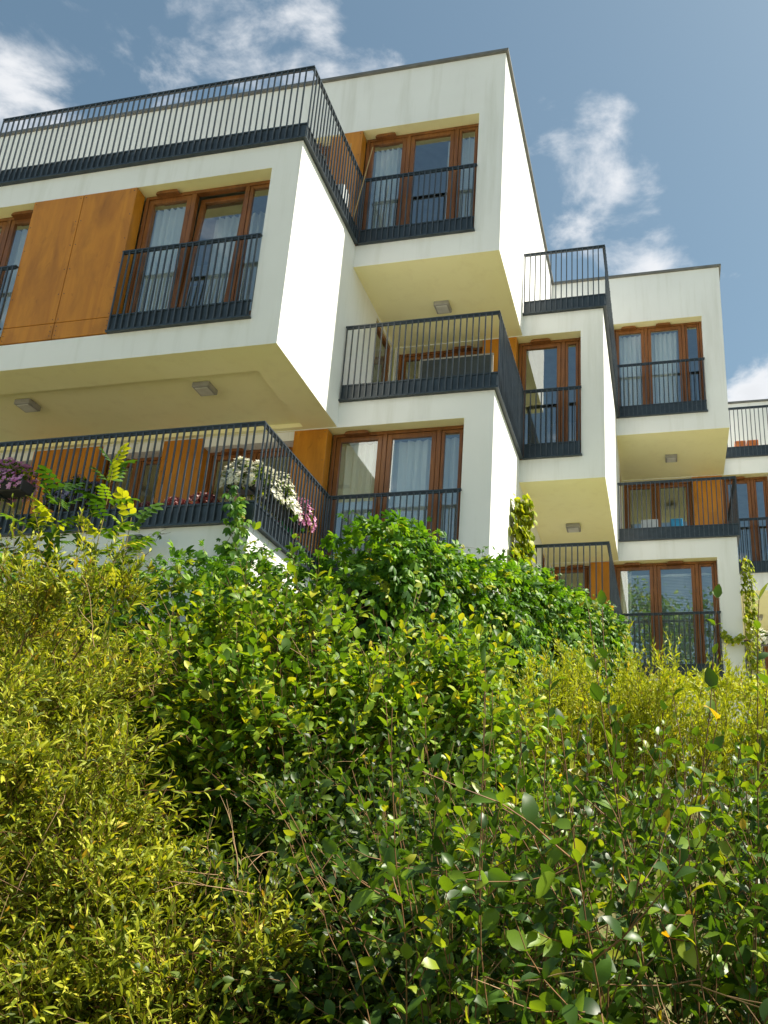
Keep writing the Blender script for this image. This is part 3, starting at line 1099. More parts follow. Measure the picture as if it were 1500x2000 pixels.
def shrub_ovate():
    rng = np.random.default_rng(14)
    root = empty("broad_leaved_shrub", (4.85, -5.9, -2.3), "upright shrub with broad oval leaves on reddish stems in the right foreground", "shrub")
    lv = Leaves(V_OVATE, M_L_OVATE)
    st = []
    n = 290
    bx = rng.uniform(4.12, 6.5, n)
    by = rng.uniform(-6.55, -5.0, n)
    base = np.stack([bx, by, np.full(n, -2.45)], 1)
    top = -0.87 + .30 * rng.random(n) + np.clip((bx - 4.1) * .35, -.25, .12) + (by + 6.5) * .10
    L = top + 2.45
    d = np.stack([rng.normal(.02, .10, n), rng.normal(0, .10, n), np.ones(n)], 1)
    P, T = grow(rng, base, d, L, 30, .06, .025)
    st.append((P, .0034, .0012))
    leaves_on(rng, lv, P, T, 6, .062, .95, True, .35, .45, .32, .9)
    # side shoots
    for rep in range(7):
        k = rng.integers(6, 26, n)
        b = P[np.arange(n), k]
        t = T[np.arange(n), k]
        sd = nrm(t * .55 + rng.normal(0, .75, (n, 3)) + np.array([0, -.3, .15]))
        P2, T2 = grow(rng, b, sd, rng.uniform(.15, .42, n), 6, .12, .10)
        st.append((P2, .0024, .001))
        leaves_on(rng, lv, P2, T2, 1, .058, .95, True, .45, .3, .35, .92)
    # a few long leaders standing clear above the rest
    lead = np.array([(4.80, -6.2, -.12), (4.83, -6.35, -.22), (4.98, -6.3, -.16), (5.10, -6.35, -.20), (4.40, -6.2, -.32), (4.52, -6.45, -.52), (5.28, -6.4, -.38), (4.20, -6.1, -.42), (5.22, -6.1, -.1), (4.93, -6.2, -.12)])
    base = np.stack([lead[:, 0], lead[:, 1], np.full(len(lead), -2.4)], 1)
    P3, T3 = grow(rng, base, np.stack([rng.normal(0, .03, len(lead)), rng.normal(0, .03, len(lead)), np.ones(len(lead))], 1), lead[:, 2] + 2.35, 26, .03, .03)
    st.append((P3, .004, .0014))
    leaves_on(rng, lv, P3, T3, 8, .062, .85, True, .3, .3, .3, .72)
    stems(root, "branches", st, M_STEMR)
    dead_twigs(root, 8, [((4.2, -6.75, -2.0), (5.6, -6.4, -1.1))], 26)
    TRI['ovate'] = lv.emit(root, 300)


def path_pts(rng, n, path, zbot, ztop, thick):
    """random points in a hedge that follows a polyline; ztop per vertex"""
    path = np.array(path, float)
    seg = np.linalg.norm(np.diff(path[:, :2], axis=0), axis=1)
    cum = np.concatenate([[0], np.cumsum(seg)])
    s = rng.uniform(0, cum[-1], n)
    x = np.interp(s, cum, path[:, 0])
    y = np.interp(s, cum, path[:, 1])
    zt = np.interp(s, cum, ztop) + .10 * np.sin(s * 2.3 + .5) + .06 * np.sin(s * 5.9)
    i = np.clip(np.searchsorted(cum, s) - 1, 0, len(seg) - 1)
    t = nrm(np.diff(path[:, :2], axis=0))[i]
    nx = np.stack([t[:, 1], -t[:, 0]], 1)          # right-hand side of the run faces the camera
    return s, x, y, zt, nx


def creeper(name, label, path, zbot, ztop, thick, n, seed, loc, lip=.5, size=.155, tpl=None, m=None, nobj=300, fences=True):
    rng = np.random.default_rng(seed)
    root = empty(name, loc, label, "creeper")
    lv = Leaves(tpl or T_CREEP, m or M_L_CREEP)
    s, x, y, zt, nx = path_pts(rng, n, path, zbot, ztop, thick)
    u = rng.random(n)
    top = u < .38
    ang = np.where(top, rng.uniform(-.9, 1.57, n), 0)           # round the upper edge
    zz = np.where(top, zt - thick + thick * np.sin(np.clip(ang + .3, 0, 1.57)), zbot + (zt - thick - zbot) * rng.random(n))
    off = np.where(top, thick * np.cos(np.clip(ang, -1.57, 1.57)), thick * (1 + .12 * np.sin(zz * 4 + s * 3)))
    off = off * np.where(top & (rng.random(n) < .35), -1, 1)
    p = np.stack([x + nx[:, 0] * off, y + nx[:, 1] * off, zz], 1) + rng.normal(0, .05, (n, 3))
    out = nrm(np.stack([nx[:, 0] * np.sign(off) * np.cos(ang), nx[:, 1] * np.sign(off) * np.cos(ang), np.where(top, np.sin(np.abs(ang)), .15)], 1))
    hang = nrm(out * .45 - UPV * np.where(top, .15, .75)[:, None] + rng.normal(0, .40, (n, 3)))
    nor = nrm(out * .8 + UPV * .55 + rng.normal(0, .33, (n, 3)))
    lv.add(p, hang, nor, size * rng.uniform(.55, 1.25, n), rng.random(n))
    # shoots that stand out
    k = rng.choice(np.where(top)[0], max(4, n // 60), replace=False)
    P, T = grow(rng, p[k], nrm(out[k] * .5 + UPV * .6 + rng.normal(0, .4, (len(k), 3))), rng.uniform(.12, .38, len(k)), 6, .25, -.05)
    leaves_on(rng, lv, P, T, 1, size * .62, 1.0, False, .5, .3, .35, .9)
    st = [(P, .0028, .001)]
    k = rng.choice(n, 120)
    Q = p[k][:, None] * np.ones((1, 6, 1))
    Q = Q - np.linspace(0, 1, 6)[None, :, None] * (out[k] * .25)[:, None] - np.linspace(0, 1, 6)[None, :, None] * np.array([0, 0, .5])
    st.append((Q + rng.normal(0, .02, Q.shape), .003, .005))
    stems(root, "vines", st, M_STEM)
    TRI[name + str(seed)] = lv.emit(root, nobj)
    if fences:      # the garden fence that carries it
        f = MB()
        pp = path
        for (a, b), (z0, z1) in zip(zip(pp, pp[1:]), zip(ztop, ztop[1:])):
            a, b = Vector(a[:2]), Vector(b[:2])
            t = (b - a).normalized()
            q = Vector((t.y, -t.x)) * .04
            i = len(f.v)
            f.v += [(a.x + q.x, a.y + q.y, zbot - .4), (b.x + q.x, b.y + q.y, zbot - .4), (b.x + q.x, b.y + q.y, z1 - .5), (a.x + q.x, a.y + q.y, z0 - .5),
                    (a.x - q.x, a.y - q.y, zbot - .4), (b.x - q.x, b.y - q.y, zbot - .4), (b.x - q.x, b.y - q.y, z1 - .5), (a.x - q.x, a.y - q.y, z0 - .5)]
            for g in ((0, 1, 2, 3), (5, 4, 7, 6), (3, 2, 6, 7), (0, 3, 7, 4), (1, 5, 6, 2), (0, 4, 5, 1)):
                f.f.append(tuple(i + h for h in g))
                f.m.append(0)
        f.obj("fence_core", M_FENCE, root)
    return root


def wall_vine(name, label, pts, nrmv, width, n, seed, size, m, loc, tpl=None, nobj=60, bulge=.10):
    """climber flat on a wall: pts is its spine"""
    rng = np.random.default_rng(seed)
    root = empty(name, loc, label, "climbing vine")
    lv = Leaves(tpl or T_IVY, m)
    pts = np.array(pts, float)
    cum = np.concatenate([[0], np.cumsum(np.linalg.norm(np.diff(pts, axis=0), axis=1))])
    s = rng.uniform(0, cum[-1], n)
    c = np.stack([np.interp(s, cum, pts[:, i]) for i in range(3)], 1)
    w = np.interp(s, cum, width)
    nv = nrm(np.array(nrmv, float))
    tang = nrm(np.cross(nv, UPV))
    off = np.clip(rng.normal(0, .42, n), -1, 1) * w
    p = c + tang * off[:, None] + nv * (.02 + bulge * rng.random(n) * (1 - np.abs(off / np.maximum(w, .01)) * .6))[:, None]
    p[:, 2] += rng.normal(0, .05, n)
    lv.add(p, nrm(-UPV * .8 + nv * .55 + rng.normal(0, .35, (n, 3))), nrm(nv * .7 + UPV * .5 + rng.normal(0, .3, (n, 3))), size * rng.uniform(.5, 1.25, n), rng.random(n))
    Q = np.stack([np.interp(np.linspace(0, cum[-1], 12), cum, pts[:, i]) for i in range(3)], 1)[None] + nv * .03 + rng.normal(0, .03, (5, 12, 3))
    stems(root, "vines", [(Q, .006, .002)], M_STEM)
    TRI[name + str(seed)] = lv.emit(root, nobj)


def feathery():
    rng = np.random.default_rng(21)
    for i, (x, y, z1, n, sp, lab) in enumerate(((4.20, -1.6, .95, 60, .40, "feathery golden-green plant in front of the creeper's dark foot"),
                                          (4.72, -1.5, .82, 80, .46, "wide feathery golden-green plant right of the tallest feathery one"),
                                          (5.6, -1.2, .66, 70, .5, "feathery golden-green plant under the vine-edged white corner"),
                                          (3.80, -2.0, .62, 44, .3, "low feathery golden-green plant beside the oval-leaved shrub"))):
        root = empty("feathery_plant", (x, y, float(ground_z(x, y))), lab, "plant", "feathery golden plants")
        lv = Leaves(T_TINY, M_L_GOLD)
        z0 = float(ground_z(x, y)) - .05
        base = np.stack([x + rng.normal(0, sp * .5, n), y + rng.normal(0, sp * .5, n), np.full(n, z0)], 1)
        L = (z1 - z0) * rng.uniform(.72, 1.03, n)
        d = np.stack([rng.normal(0, .13, n), rng.normal(0, .13, n), np.ones(n)], 1)
        P, T = grow(rng, base, d, L, 24, .04, .02)
        st = [(P, .005, .0015)]
        leaves_on(rng, lv, P, T, 8, .075, .7, True, .3, .4, .3, .95)
        for rep in range(9):
            k = rng.integers(9, 23, n)
            b, t = P[np.arange(n), k], T[np.arange(n), k]
            P2, T2 = grow(rng, b, nrm(t * .9 + rng.normal(0, .5, (n, 3))), rng.uniform(.12, .32, n), 9, .08, .06)
            st.append((P2, .002, .0008))
            leaves_on(rng, lv, P2, T2, 1, .062, .65, True, .3, .3, .3, .95)
        stems(root, "branches", st, M_STEMG)
        TRI['feather%d' % i] = lv.emit(root, 60)


def low_hedge():
    rng = np.random.default_rng(22)
    root = empty("clipped_hedge", (5.6, 3.0, -.25), "low yellow-green hedge under the window with the blinds", "hedge")
    lv = Leaves(T_IVY, M_L_GOLD)
    n = 9000
    x = rng.uniform(4.2, 8.2, n)
    f = rng.random(n)
    top = f < .45
    y = np.where(top, rng.uniform(2.2, 3.4, n), 2.2 + rng.normal(0, .04, n))
    z = np.where(top, 1.50 + .05 * np.sin(x * 5) + .04 * np.sin(x * 11 + 1), rng.uniform(-.3, 1.5, n)) + rng.normal(0, .05, n)
    p = np.stack([x, y, z], 1)
    out = np.where(top[:, None], UPV, np.array([0, -1., .2]))
    lv.add(p, nrm(rng.normal(0, .6, (n, 3)) + out * .5), nrm(out + rng.normal(0, .45, (n, 3)) + UPV * .4), .062 * rng.uniform(.6, 1.3, n), rng.random(n))
    st = [(trunk_to(rng, (a, 2.8, -.4), np.stack([a + rng.normal(0, .3, 12), rng.uniform(2.3, 3.2, 12), rng.uniform(.5, 1.4, 12)], 1)), .012, .004) for a in (4.6, 5.4, 6.2, 7.0)]
    stems(root, "branches", st, M_STEM)
    TRI['hedge'] = lv.emit(root, 100)


def ball_shrub(name, label, C, rad, n, size, m, seed, tpl, nobj=60):
    rng = np.random.default_rng(seed)
    root = empty(name, (C[0], C[1], float(ground_z(C[0], C[1]))), label, "shrub")
    lv = Leaves(tpl, m)
    p, nn = shell(rng, n, C, rad, .6, .98, -.3)
    P, T = grow(rng, p, nrm(nn * .7 + UPV * .5 + rng.normal(0, .4, p.shape)), rng.uniform(.12, .35, len(p)), 6, .15, .03)
    leaves_on(rng, lv, P, T, 1, size, .95, True, .5, .3, .35, .9)
    tg = p[rng.choice(len(p), 40)]
    stems(root, "branches", [(P, .003, .001), (trunk_to(rng, (C[0], C[1], float(ground_z(C[0], C[1])) - .1), tg), .01, .003)], M_STEM)
    TRI[name + str(seed)] = lv.emit(root, nobj)


def sapling():
    rng = np.random.default_rng(31)
    root = empty("young_tree", (0.95, -3.75, -1.0), "young sapling with bright feather-shaped leaves rising in front of the left balcony railing", "sapling")
    lv = Leaves(T_PINN, M_L_MID)
    base = np.array([[0.84, -3.75, -.9], [0.70, -3.7, -.9], [0.36, -3.8, -.9], [.95, -3.65, -.9]])
    tops = np.array([1.84, 1.70, 1.38, 1.60])
    P, T = grow(rng, base, np.array([[0.02, 0, 1.], [-.01, 0, 1], [-.03, .02, 1], [.02, 0, 1]]), tops + .9, 20, .03, .02)
    st = [(P, .010, .003)]
    for i in range(4):
        k = np.arange(11, 20)
        for kk in k:
            for a in range(3):
                ph = kk * 2.4 + a * 2.1 + i
                d = np.array([[math.cos(ph), math.sin(ph), .45 + .3 * (kk > 17)]])
                if rng.random() < .04:
                    continue
                lv.add(P[i, kk][None], nrm(d + rng.normal(0, .15, (1, 3))), nrm(UPV[None] + rng.normal(0, .3, (1, 3)) + np.array([[0, -.35, 0]])), np.array([rng.uniform(.17, .29)]), rng.uniform(.35, .85, 1))
    stems(root, "trunk", st, M_STEMG)
    TRI['sapling'] = lv.emit(root, 60)


def planter(name, label, x0, x1, y0, y1, z, along, blooms, seed, height=.28, spill=.2, rail=0.0):
    """trough with a cushion of flowers; blooms = [(material, share, range along 0..1)]"""
    rng = np.random.default_rng(seed)
    root = empty(name, ((x0 + x1) / 2, (y0 + y1) / 2, z), label, "flower box")
    b = MB()
    b.box(x0, x1, y0, y1, z, z + .16)
    b.obj("trough", M_POT, root, bevel=.012)
    for f in (.2, .8):      # arms that hold the trough on the railing
        k = MB()
        if along == 'x':
            c = x0 + (x1 - x0) * f
            k.box(c - .012, c + .012, min(y0, rail), max(y1, rail), z - .022, z - .002)
        else:
            c = y0 + (y1 - y0) * f
            k.box(min(x0, rail), max(x1, rail), c - .012, c + .012, z - .022, z - .002)
        k.obj("bracket", M_STEEL, root)
    n = 1500
    u = rng.random(n)
    ang = rng.uniform(0, math.pi, n)
    rr = np.sqrt(rng.uniform(.35, 1, n))
    wob = 1 + .22 * np.sin(u * 9 + seed) + .12 * np.sin(u * 23)
    hx = np.cos(ang) * rr * (((y1 - y0) if along == 'x' else (x1 - x0)) * .5 + spill) * wob
    hz = z + .12 + np.sin(ang) * rr * height * wob - np.maximum(0, np.abs(np.cos(ang)) - .6) * .25
    cx, cy = (x0 + x1) / 2, (y0 + y1) / 2
    p = np.stack([x0 + (x1 - x0) * u, cy + hx, hz], 1) if along == 'x' else np.stack([cx + hx, y0 + (y1 - y0) * u, hz], 1)
    out = nrm(p - np.stack([p[:, 0] if along == 'x' else np.full(n, cx), p[:, 1] if along == 'y' else np.full(n, cy), np.full(n, z + .05)], 1) + 1e-3)
    lv = Leaves(T_ELL, M_L_MID)
    lv.add(p - out * .03, nrm(out + rng.normal(0, .5, (n, 3))), nrm(out * .5 + UPV + rng.normal(0, .3, (n, 3))), np.full(n, .06), rng.random(n))
    lv.emit(root, 0)
    for (mm, share, lo, hi) in blooms:
        k = (u >= lo) & (u <= hi) & (rng.random(n) < share)
        fl = Leaves(T_FLOWER, mm)
        # flowers face outward: use the flower's +Z as outward
        t = nrm(np.cross(out[k], rng.normal(0, 1, (k.sum(), 3))))
        fl.add(p[k] + out[k] * .02, t, nrm(out[k] + rng.normal(0, .25, (k.sum(), 3)) + np.array([0, -.2, .1])), .085 * rng.uniform(.7, 1.2, k.sum()), rng.random(k.sum()))
        fl.emit(root, 60, "flower", "flowers")
    return root


def dead_twigs(parent, seed, boxes, n, L=(.2, .42)):
    rng = np.random.default_rng(seed)
    P = []
    for (lo, hi) in boxes:
        b = rng.uniform(lo, hi, (n, 3))
        d = nrm(rng.normal(0, .5, (n, 3)) + np.array([.1, -.25, .7]))
        p, t = grow(rng, b, d, rng.uniform(*L, n), 8, .09, .0)
        P.append((p, .0022, .0009))
        for r in range(2):
            k = rng.integers(2, 7, n)
            p2, _ = grow(rng, p[np.arange(n), k], nrm(t[np.arange(n), k] + rng.normal(0, .6, (n, 3))), rng.uniform(.06, .2, n), 4, .1)
            P.append((p2, .0018, .0008))
    stems(parent, "dead_twigs", P, M_TWIG)


shrub_narrow()
shrub_mid()
shrub_dark()
shrub_ovate()
creeper("creeper_hedge", "five-fingered creeper hedge in front of the left balcony's white parapet", [(-5.5, -1.2), (-2, -1.25), (1.0, -1.3), (2.55, -1.35)], -.6, [2.0, 1.9, 1.84, 1.9], .34, 6500, 41, (-1.5, -1.25, -.6))
creeper("creeper_hedge", "dense dark-green creeper mound climbing past the tall white corner to the lower balcony", [(2.0, -1.75), (2.55, -.2), (2.95, 1.4), (3.4, 3.0), (3.85, 4.1)], -.4, [2.0, 2.30, 2.60, 2.95, 2.75], .42, 9500, 42, (3.0, 1.2, -.3))
wall_vine("wall_vine", "bright vine column on the sunlit side of the tall white corner", [(xB + .02, 3.95, 2.4), (xB + .02, 4.05, 3.6), (xB + .02, 4.0, 4.3), (xB + .02, 3.9, 4.95)], (1, -.1, 0), [.55, .5, .4, .16], 1300, 51, .13, M_L_VINE, (xB, 4.0, 2.4), bulge=.30)
wall_vine("wall_vine", "yellow-green vine tumbling over the corner of the small lower balcony", [(xC + .08, yC + .5, .2), (xC + .10, yC + .5, 1.6), (xC + .10, yC + .45, 2.45), (xC + .06, yC + .35, 2.95)], (1, -.15, 0), [1.3, 1.3, 1.15, .7], 3200, 52, .10, M_L_VINE, (xC, yC, .2), bulge=.25)
wall_vine("wall_vine", "thin yellow-green vine running up the far right white corner", [(xD + .05, yD + .12, -.2), (xD + .07, yD + .1, 2.4), (xD + .05, yD + .1, 4.0), (xD + .03, yD + .12, 5.5)], (1, -.4, 0), [.42, .34, .24, .12], 1500, 53, .11, M_L_VINE, (xD, yD, -.2), bulge=.26)
wall_vine("wall_vine", "short vine strand hanging across the white pier toward the blinds window", [(5.97, yD - .02, 3.92), (6.1, yD - .02, 3.78), (6.25, yD - .02, 3.74), (6.4, yD - .02, 3.80)], (0, -1, 0), [.03, .03, .04, .08], 110, 54, .08, M_L_VINE, (6.2, yD, 3.7), nobj=40)
wall_vine("wall_vine", "young creeper strand climbing the white parapet corner below the white flowers", [(-.25, -.10, 1.7), (-.16, -.11, 2.5), (-.12, -.13, 3.0), (-.22, -.14, 3.38)], (.3, -1, 0), [.30, .24, .18, .10], 150, 55, .15, M_L_CREEP, (-.2, -.1, 1.7), tpl=T_CREEP, nobj=60)
wall_vine("wall_vine", "loose creeper strand reaching across the parapet wall light", [(-1.85, -.12, 1.7), (-1.7, -.12, 2.4), (-1.45, -.14, 2.75), (-1.05, -.15, 2.86)], (0, -1, 0), [.20, .14, .10, .06], 60, 56, .14, M_L_MID, (-1.7, -.1, 1.7), tpl=T_CREEP, nobj=40)
feathery()
low_hedge()
ball_shrub("dark_shrub", "dark-green round shrub at the right edge beyond the vine", (7.6, 6.5, .6), (1.0, .8, 1.1), 500, .07, M_L_DARK, 61, T_ELL)
sapling()
print("TRIS", TRI, sum(TRI.values()))
# ------------------------------------------------------------------ small things


def ceiling_light(x, y, z, label):
    root = empty("ceiling_light", (x, y, z), label, "ceiling light", "square ceiling lights")
    MB().box(x - .135, x + .135, y - .135, y + .135, z - .085, z - .001).obj("housing", M_LAMP, root, bevel=.012)
    MB().box(x - .10, x + .10, y - .10, y + .10, z - .098, z - .083).obj("diffuser", M_DIFF, root, bevel=.006)


SZ, SZ4 = Z3 - TF, Z4 - TF
ceiling_light(-4.506, .93, SZ + .07, "grey square ceiling light under the left overhang, near the picture's left edge")
ceiling_light(-1.539, .914, SZ + .07, "grey square ceiling light under the left overhang, nearer the white corner")
ceiling_light(1.231, 3.402, SZ4, "square ceiling light over the middle loggia with the dark glazing")
ceiling_light(3.198, 6.509, SZ, "square ceiling light above the lower balcony next to the vine column")
ceiling_light(5.153, 9.677, SZ4, "square ceiling light over the right loggia with the blue box")
ceiling_light(7.14, 12.783, SZ, "square ceiling light at the right edge beside the thin vine")

wl = empty("wall_light", (-1.54, -.03, 2.82), "flat grey square wall light on the white parapet below the left balcony", "wall light")
MB().box(-1.64, -1.44, -.085, -.022, 2.73, 2.91).obj("housing", M_FLASH, wl, bevel=.008)
MB().box(-1.62, -1.46, -.075, -.03, 2.722, 2.735).obj("diffuser", M_DIFF, wl)


def curtain(x0, x1, y, z0, z1, label, seed, gather=1.0):
    rng = np.random.default_rng(seed)
    n = int(90 * (x1 - x0)) + 12
    u = np.linspace(0, 1, n)
    ph = np.cumsum(rng.uniform(.35, .75, n)) * gather
    yy = y + .035 * np.sin(ph) + .012 * np.sin(ph * 2.3 + 1)
    xx = x0 + (x1 - x0) * u
    rows = []
    for k, z in enumerate(np.linspace(z1, z0, 5)):
        rows.append(np.stack([xx + .012 * k * np.sin(ph * .31), y + (yy - y) * (.75 + .09 * k), np.full(n, z)], 1))
    V = np.concatenate(rows)
    F = np.array([(r * n + i, r * n + i + 1, (r + 1) * n + i + 1, (r + 1) * n + i) for r in range(4) for i in range(n - 1)])
    o = link("curtain", set_mesh("curtain", V, F, M_CURT))
    tag(o, label, "curtain", "sheer curtains behind the windows")
    return o


q = .2 + .17
curtain(-2.50, -1.88, yA + q, Z3 + .03, 8.45, "sheer curtain behind the left light of the window beside the orange panels", 1)
curtain(-1.66, -.52, yA + q + .3, Z3 + .03, 8.45, "wide sheer curtain behind the tilted light beside the white corner", 2)
curtain(-6.3, -4.45, yA + q, Z3 + .03, 8.45, "sheer curtain in the window cut by the left edge, left of the orange panels", 3)
curtain(.02, .56, yB + q, Z4 + .03, 11.40, "sheer curtain in the left light of the topmost window", 4)
curtain(1.40, 1.95, yB + q, Z4 + .03, 11.40, "narrow sheer curtain at the right side of the topmost window", 5)
curtain(-.05, 1.95, yB + q, Z2 + .03, 5.44, "full sheer curtain in the large window above the creeper hedge", 6, .8)
curtain(3.98, 5.40, yD + q, Z4 + .03, 11.40, "sheer curtain in the upper right window under the flat roof", 7)
curtain(3.95, 4.20, yD + q, Z2 + .03, 5.44, "thin white curtain at the left of the window with blinds", 8)


def blind(x0, x1, y, z0, z1, label):
    root = empty("window_blind", ((x0 + x1) / 2, y, z1), label, "blind", "slatted blinds behind the lower right window")
    MB().box(x0, x1, y - .02, y + .03, z1, z1 + .05).obj("head_rail", M_PALE, root)
    m = MB()
    z = z0
    while z < z1:
        i = len(m.v)
        m.v += [(x0, y - .012, z), (x1, y - .012, z), (x1, y + .016, z + .024), (x0, y + .016, z + .024)]
        m.f.append((i, i + 1, i + 2, i + 3))
        m.m.append(0)
        z += .034
    m.obj("slats", M_CURT, root, kind="stuff")


blind(3.93, 4.64, yD + .37, 3.32, 5.30, "slatted blind in the left light of the lower right window")
blind(4.76, 5.50, yD + .37, 3.32, 5.30, "slatted blind in the wide middle light of the lower right window")
blind(5.62, 5.92, yD + .37, 3.32, 5.30, "slatted blind in the narrow right light of the lower right window")

# flower boxes
planter("flower_box", "long box of purple petunias at the left end of the lower left balcony", -5.0, -3.10, -.34, -.12, 3.50, 'x', [(M_F_PURP, .75, 0, 1)], 71, .34, .13, rail=-.05)
planter("flower_box", "box of dark violet flowers behind the sapling on the lower left balcony", -3.05, -2.35, .06, .28, 3.45, 'x', [(M_F_BLUE, .3, 0, 1)], 72, .24, .08, rail=-.05)
planter("flower_box", "short box of small white flowers at the balcony corner, front side", -.50, -.06, .06, .26, 3.52, 'x', [(M_F_WHITE, .75, 0, 1)], 73, .26, .10, rail=-.05)
planter("flower_box", "box of white and pink trailing flowers along the side of the corner railing", -.22, -.04, .32, 1.62, 3.55, 'y', [(M_F_WHITE, .75, 0, .70), (M_F_PINK, .7, .62, 1)], 74, .30, .10, rail=0.0)
planter("flower_box", "dark box of white flowers on the railing at the far right edge", 6.72, 7.45, yE - .30, yE - .08, 4.22, 'x', [(M_F_WHITE, .4, 0, 1)], 75, .22, .06, rail=yE - .03)


def lathe(prof, x, y, z, seg=20):
    V, F = [], []
    for r, h in prof:
        for k in range(seg):
            a = 2 * math.pi * k / seg
            V.append((x + r * math.cos(a), y + r * math.sin(a), z + h))
    for i in range(len(prof) - 1):
        for k in range(seg):
            F.append((i * seg + k, i * seg + (k + 1) % seg, (i + 1) * seg + (k + 1) % seg, (i + 1) * seg + k))
    return np.array(V), np.array(F)


def red_pot(x, y, r, label, seed):
    rng = np.random.default_rng(seed)
    root = empty("potted_plant", (x, y, Z2), label, "potted plant", "red potted plants on the lower left balcony")
    V, F = lathe([(0, .0), (r * .72, 0), (r * .95, .32), (r, .32), (r, .37), (r * .88, .37), (r * .85, .33), (0, .33)], x, y, Z2 + .002)
    link("pot", set_mesh("pot", V, F, M_RED), root)
    n = 420
    d = nrm(rng.normal(0, 1, (n, 3)))
    d[:, 2] = np.abs(d[:, 2])
    p = np.array([x, y, Z2 + .34]) + d * np.array([r * 1.15, r * 1.15, r * 1.0])
    lv = Leaves(T_ELL, M_F_RED)
    lv.add(p, nrm(d + UPV * .3 + rng.normal(0, .4, (n, 3))), nrm(d + rng.normal(0, .3, (n, 3))), np.full(n, .055), rng.random(n))
    lv.emit(root, 0)


red_pot(-1.22, .22, .135, "smaller red-leaved plant in a red pot behind the left balcony railing", 81)
red_pot(-.84, .24, .18, "larger red-leaved plant in a red pot next to the white flowers", 82)
red_pot(-1.62, .26, .12, "shaded red-leaved plant in a red pot, leftmost of the three behind the railing", 83)

wc = empty("watering_can", (-.24, 1.41, Z2), "small bright green watering can hanging behind the corner railing", "watering can")
V, F = lathe([(0, .3), (.085, .3), (.095, .34), (.095, .52), (.08, .55), (.05, .56), (0, .56)], -.24, 1.41, Z2, 16)
link("body", set_mesh("body", V, F, M_GREENP), wc)
sp = np.array([[[-.24, 1.33, 3.36], [-.22, 1.24, 3.44], [-.2, 1.17, 3.55], [-.19, 1.13, 3.60]]])
V, F = tubes(sp, .016, .012, 8)
link("spout", set_mesh("spout", V, F, M_GREENP), wc)
a = np.linspace(0, math.pi, 9)
hd = np.stack([np.full(9, -.24), 1.41 + .085 * np.cos(a), 3.54 + .10 * np.sin(a)], 1)[None]
V, F = tubes(hd, .009, .009, 6)
link("handle", set_mesh("handle", V, F, M_GREENP), wc)
V, F = tubes(np.array([[[-.24, 1.41, 3.63], [-.16, 1.41, 3.75], [-.05, 1.41, 4.1], [-.02, 1.41, 4.345]]]), .005, .005, 5)
link("hook", set_mesh("hook", V, F, M_STEEL), wc)


def cane(p0, p1, label):
    P = np.array([[np.array(p0) + (np.array(p1) - np.array(p0)) * t for t in np.linspace(0, 1, 6)]])
    V, F = tubes(P, .011, .009, 6)
    o = link("plant_cane", set_mesh("plant_cane", V, F, M_CANE))
    tag(o, label, "cane", "canes on the roof terrace")


cane((.0, 1.9, 9.01), (.225, 2.0, 10.89), "thin slanting cane in front of the topmost window")
cane((-.21, 1.95, 9.01), (-.185, 2.0, 11.05), "upright cane in front of the upper orange panel")

bx_ = MB()
bx_.box(-.22, .0, 1.5, 1.75, 9.003, 9.68)
tag(bx_.obj("storage_box", M_PALE, None, bevel=.02), "small pale box behind the upper terrace railing", "box")
for i, (x0, x1, m_, lab) in enumerate(((6.74, 7.0, M_ORANGE, "left orange trough on the far right roof terrace"), (7.03, 7.30, M_ORANGE, "right orange trough on the far right roof terrace"))):
    t_ = empty("clay_trough", ((x0 + x1) / 2, 11.2, Z4), lab, "planter", "orange troughs on the far terrace")
    b_ = MB()
    b_.box(x0, x1, 11.1, 11.35, Z4 + .42, Z4 + .64)
    b_.obj("trough", m_, t_, bevel=.01)
    b_ = MB()
    for xx in (x0 + .02, x1 - .06):
        b_.box(xx, xx + .04, 11.15, 11.3, Z4 + .003, Z4 + .42)
    b_.obj("stand", M_STEEL, t_)
tb = empty("terrace_table", (4.85, 9.45, Z3), "low pale table on the right loggia carrying the boxes", "table")
MB().box(4.35, 5.65, 9.2, 9.75, Z3 + .56, Z3 + .60).obj("table_top", M_PALE, tb, bevel=.008)
for xx in (4.40, 5.55):
    for yy in (9.25, 9.66):
        MB().box(xx, xx + .05, yy, yy + .05, Z3 + .003, Z3 + .56).obj("leg", M_PALE, tb)
tag(MB().box(5.08, 5.34, 9.28, 9.5, Z3 + .602, Z3 + .83).obj("storage_box", M_BLUEP, None, bevel=.012), "bright blue box on the right loggia's table", "box")
tag(MB().box(4.42, 4.80, 9.28, 9.55, Z3 + .602, Z3 + .84).obj("storage_box", M_PALE, None, bevel=.012), "pale grey box on the right loggia's table", "box")


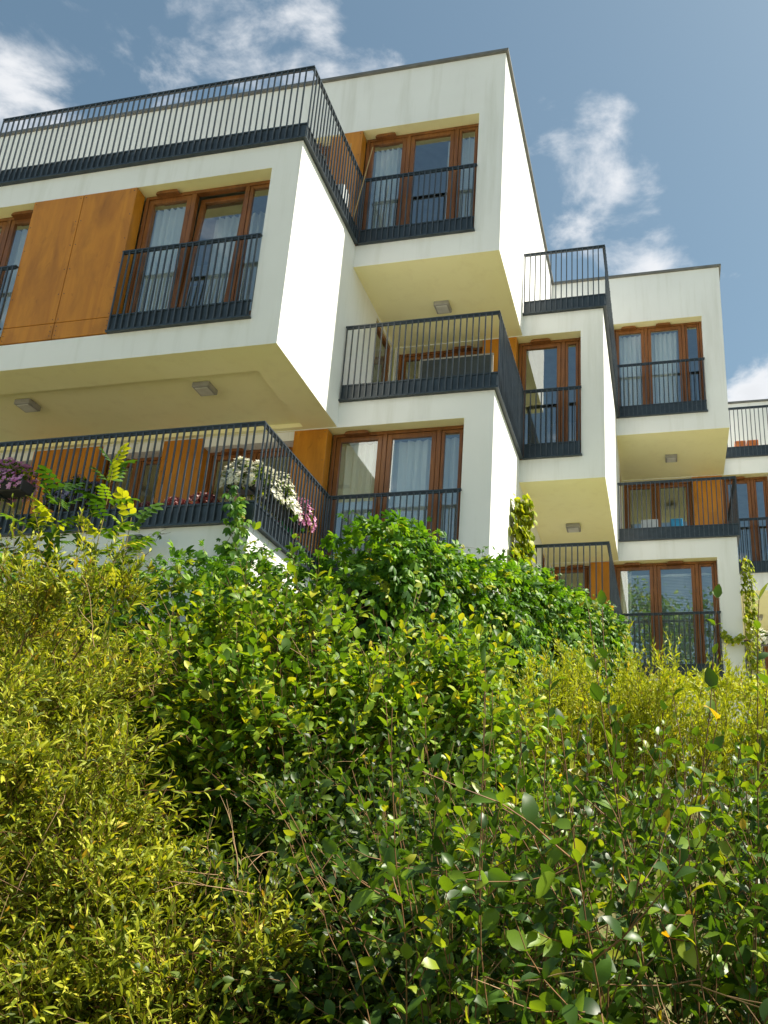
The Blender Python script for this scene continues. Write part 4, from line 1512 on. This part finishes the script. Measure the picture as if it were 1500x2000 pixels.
sc = empty("privacy_screen", (1.5, 4.05, Z3), "dark slate fabric screen standing in the middle loggia", "screen")
MB().box(.70, 2.02, 4.03, 4.05, Z3 + .05, 7.90).obj("fabric", M_STEEL, sc)
MB().box(.68, 2.04, 4.02, 4.06, 7.90, 7.93).obj("top_bar", M_LAMP, sc)
for xx in (.68, 2.02):
    MB().box(xx - .015, xx + .015, 4.02, 4.06, Z3 + .003, 7.90).obj("post", M_LAMP, sc)


def tree(x, y, h, rad, seed, label):
    rng = np.random.default_rng(seed)
    z0 = float(ground_z(x, y))
    root = empty("leafy_tree", (x, y, z0), label, "tree", "trees across the gravel square, mirrored in the windows")
    base = np.array([[x, y, z0 - .1]])
    P, T = grow(rng, base, np.array([[0, 0, 1.]]), np.array([h * .8]), 12, .04, .05)
    st = [(P, .22, .05)]
    n = 30
    k = rng.integers(4, 12, n)
    b = P[0, k]
    d = nrm(rng.normal(0, 1, (n, 3)) * np.array([1, 1, .3]) + UPV * .6)
    P2, T2 = grow(rng, b, d, rng.uniform(.5, 1.0, n) * rad, 8, .12, .03)
    st.append((P2, .07, .015))
    c = P2[:, 3:].reshape(-1, 3)
    c = np.concatenate([c, P[0, 9:]])
    m = 9000
    q_ = c[rng.integers(0, len(c), m)] + rng.normal(0, .55, (m, 3))
    V, F = [], []
    tv, tf = T_ELL
    d = nrm(rng.normal(0, 1, (m, 3)))
    nn = nrm(rng.normal(0, .6, (m, 3)) + UPV)
    xx = nrm(np.cross(d, nn))
    nn = np.cross(xx, d)
    s_ = rng.uniform(.16, .32, m)[:, None, None]
    V = q_[:, None] + s_ * (tv[None, :, 0:1] * xx[:, None] + tv[None, :, 1:2] * d[:, None] + tv[None, :, 2:3] * nn[:, None])
    F = tf[None] + (np.arange(m) * len(tv))[:, None, None]
    link("crown", set_mesh("crown", V.reshape(-1, 3), F.reshape(-1, 3), M_L_CREEP, np.repeat(rng.random(m), len(tv))), root, kind="stuff")
    stems(root, "trunk", st, M_STEM)


tree(5.2, -19.5, 17.5, 4.0, 91, "tall leafy tree across the added gravel, mirrored in the blinds window")
tree(10.5, -21, 15.5, 4.0, 92, "second leafy tree across the added gravel, right of the tallest one")
tree(-3.0, -28, 11.0, 3.6, 93, "shorter leafy tree across the added gravel, left of the tallest one")
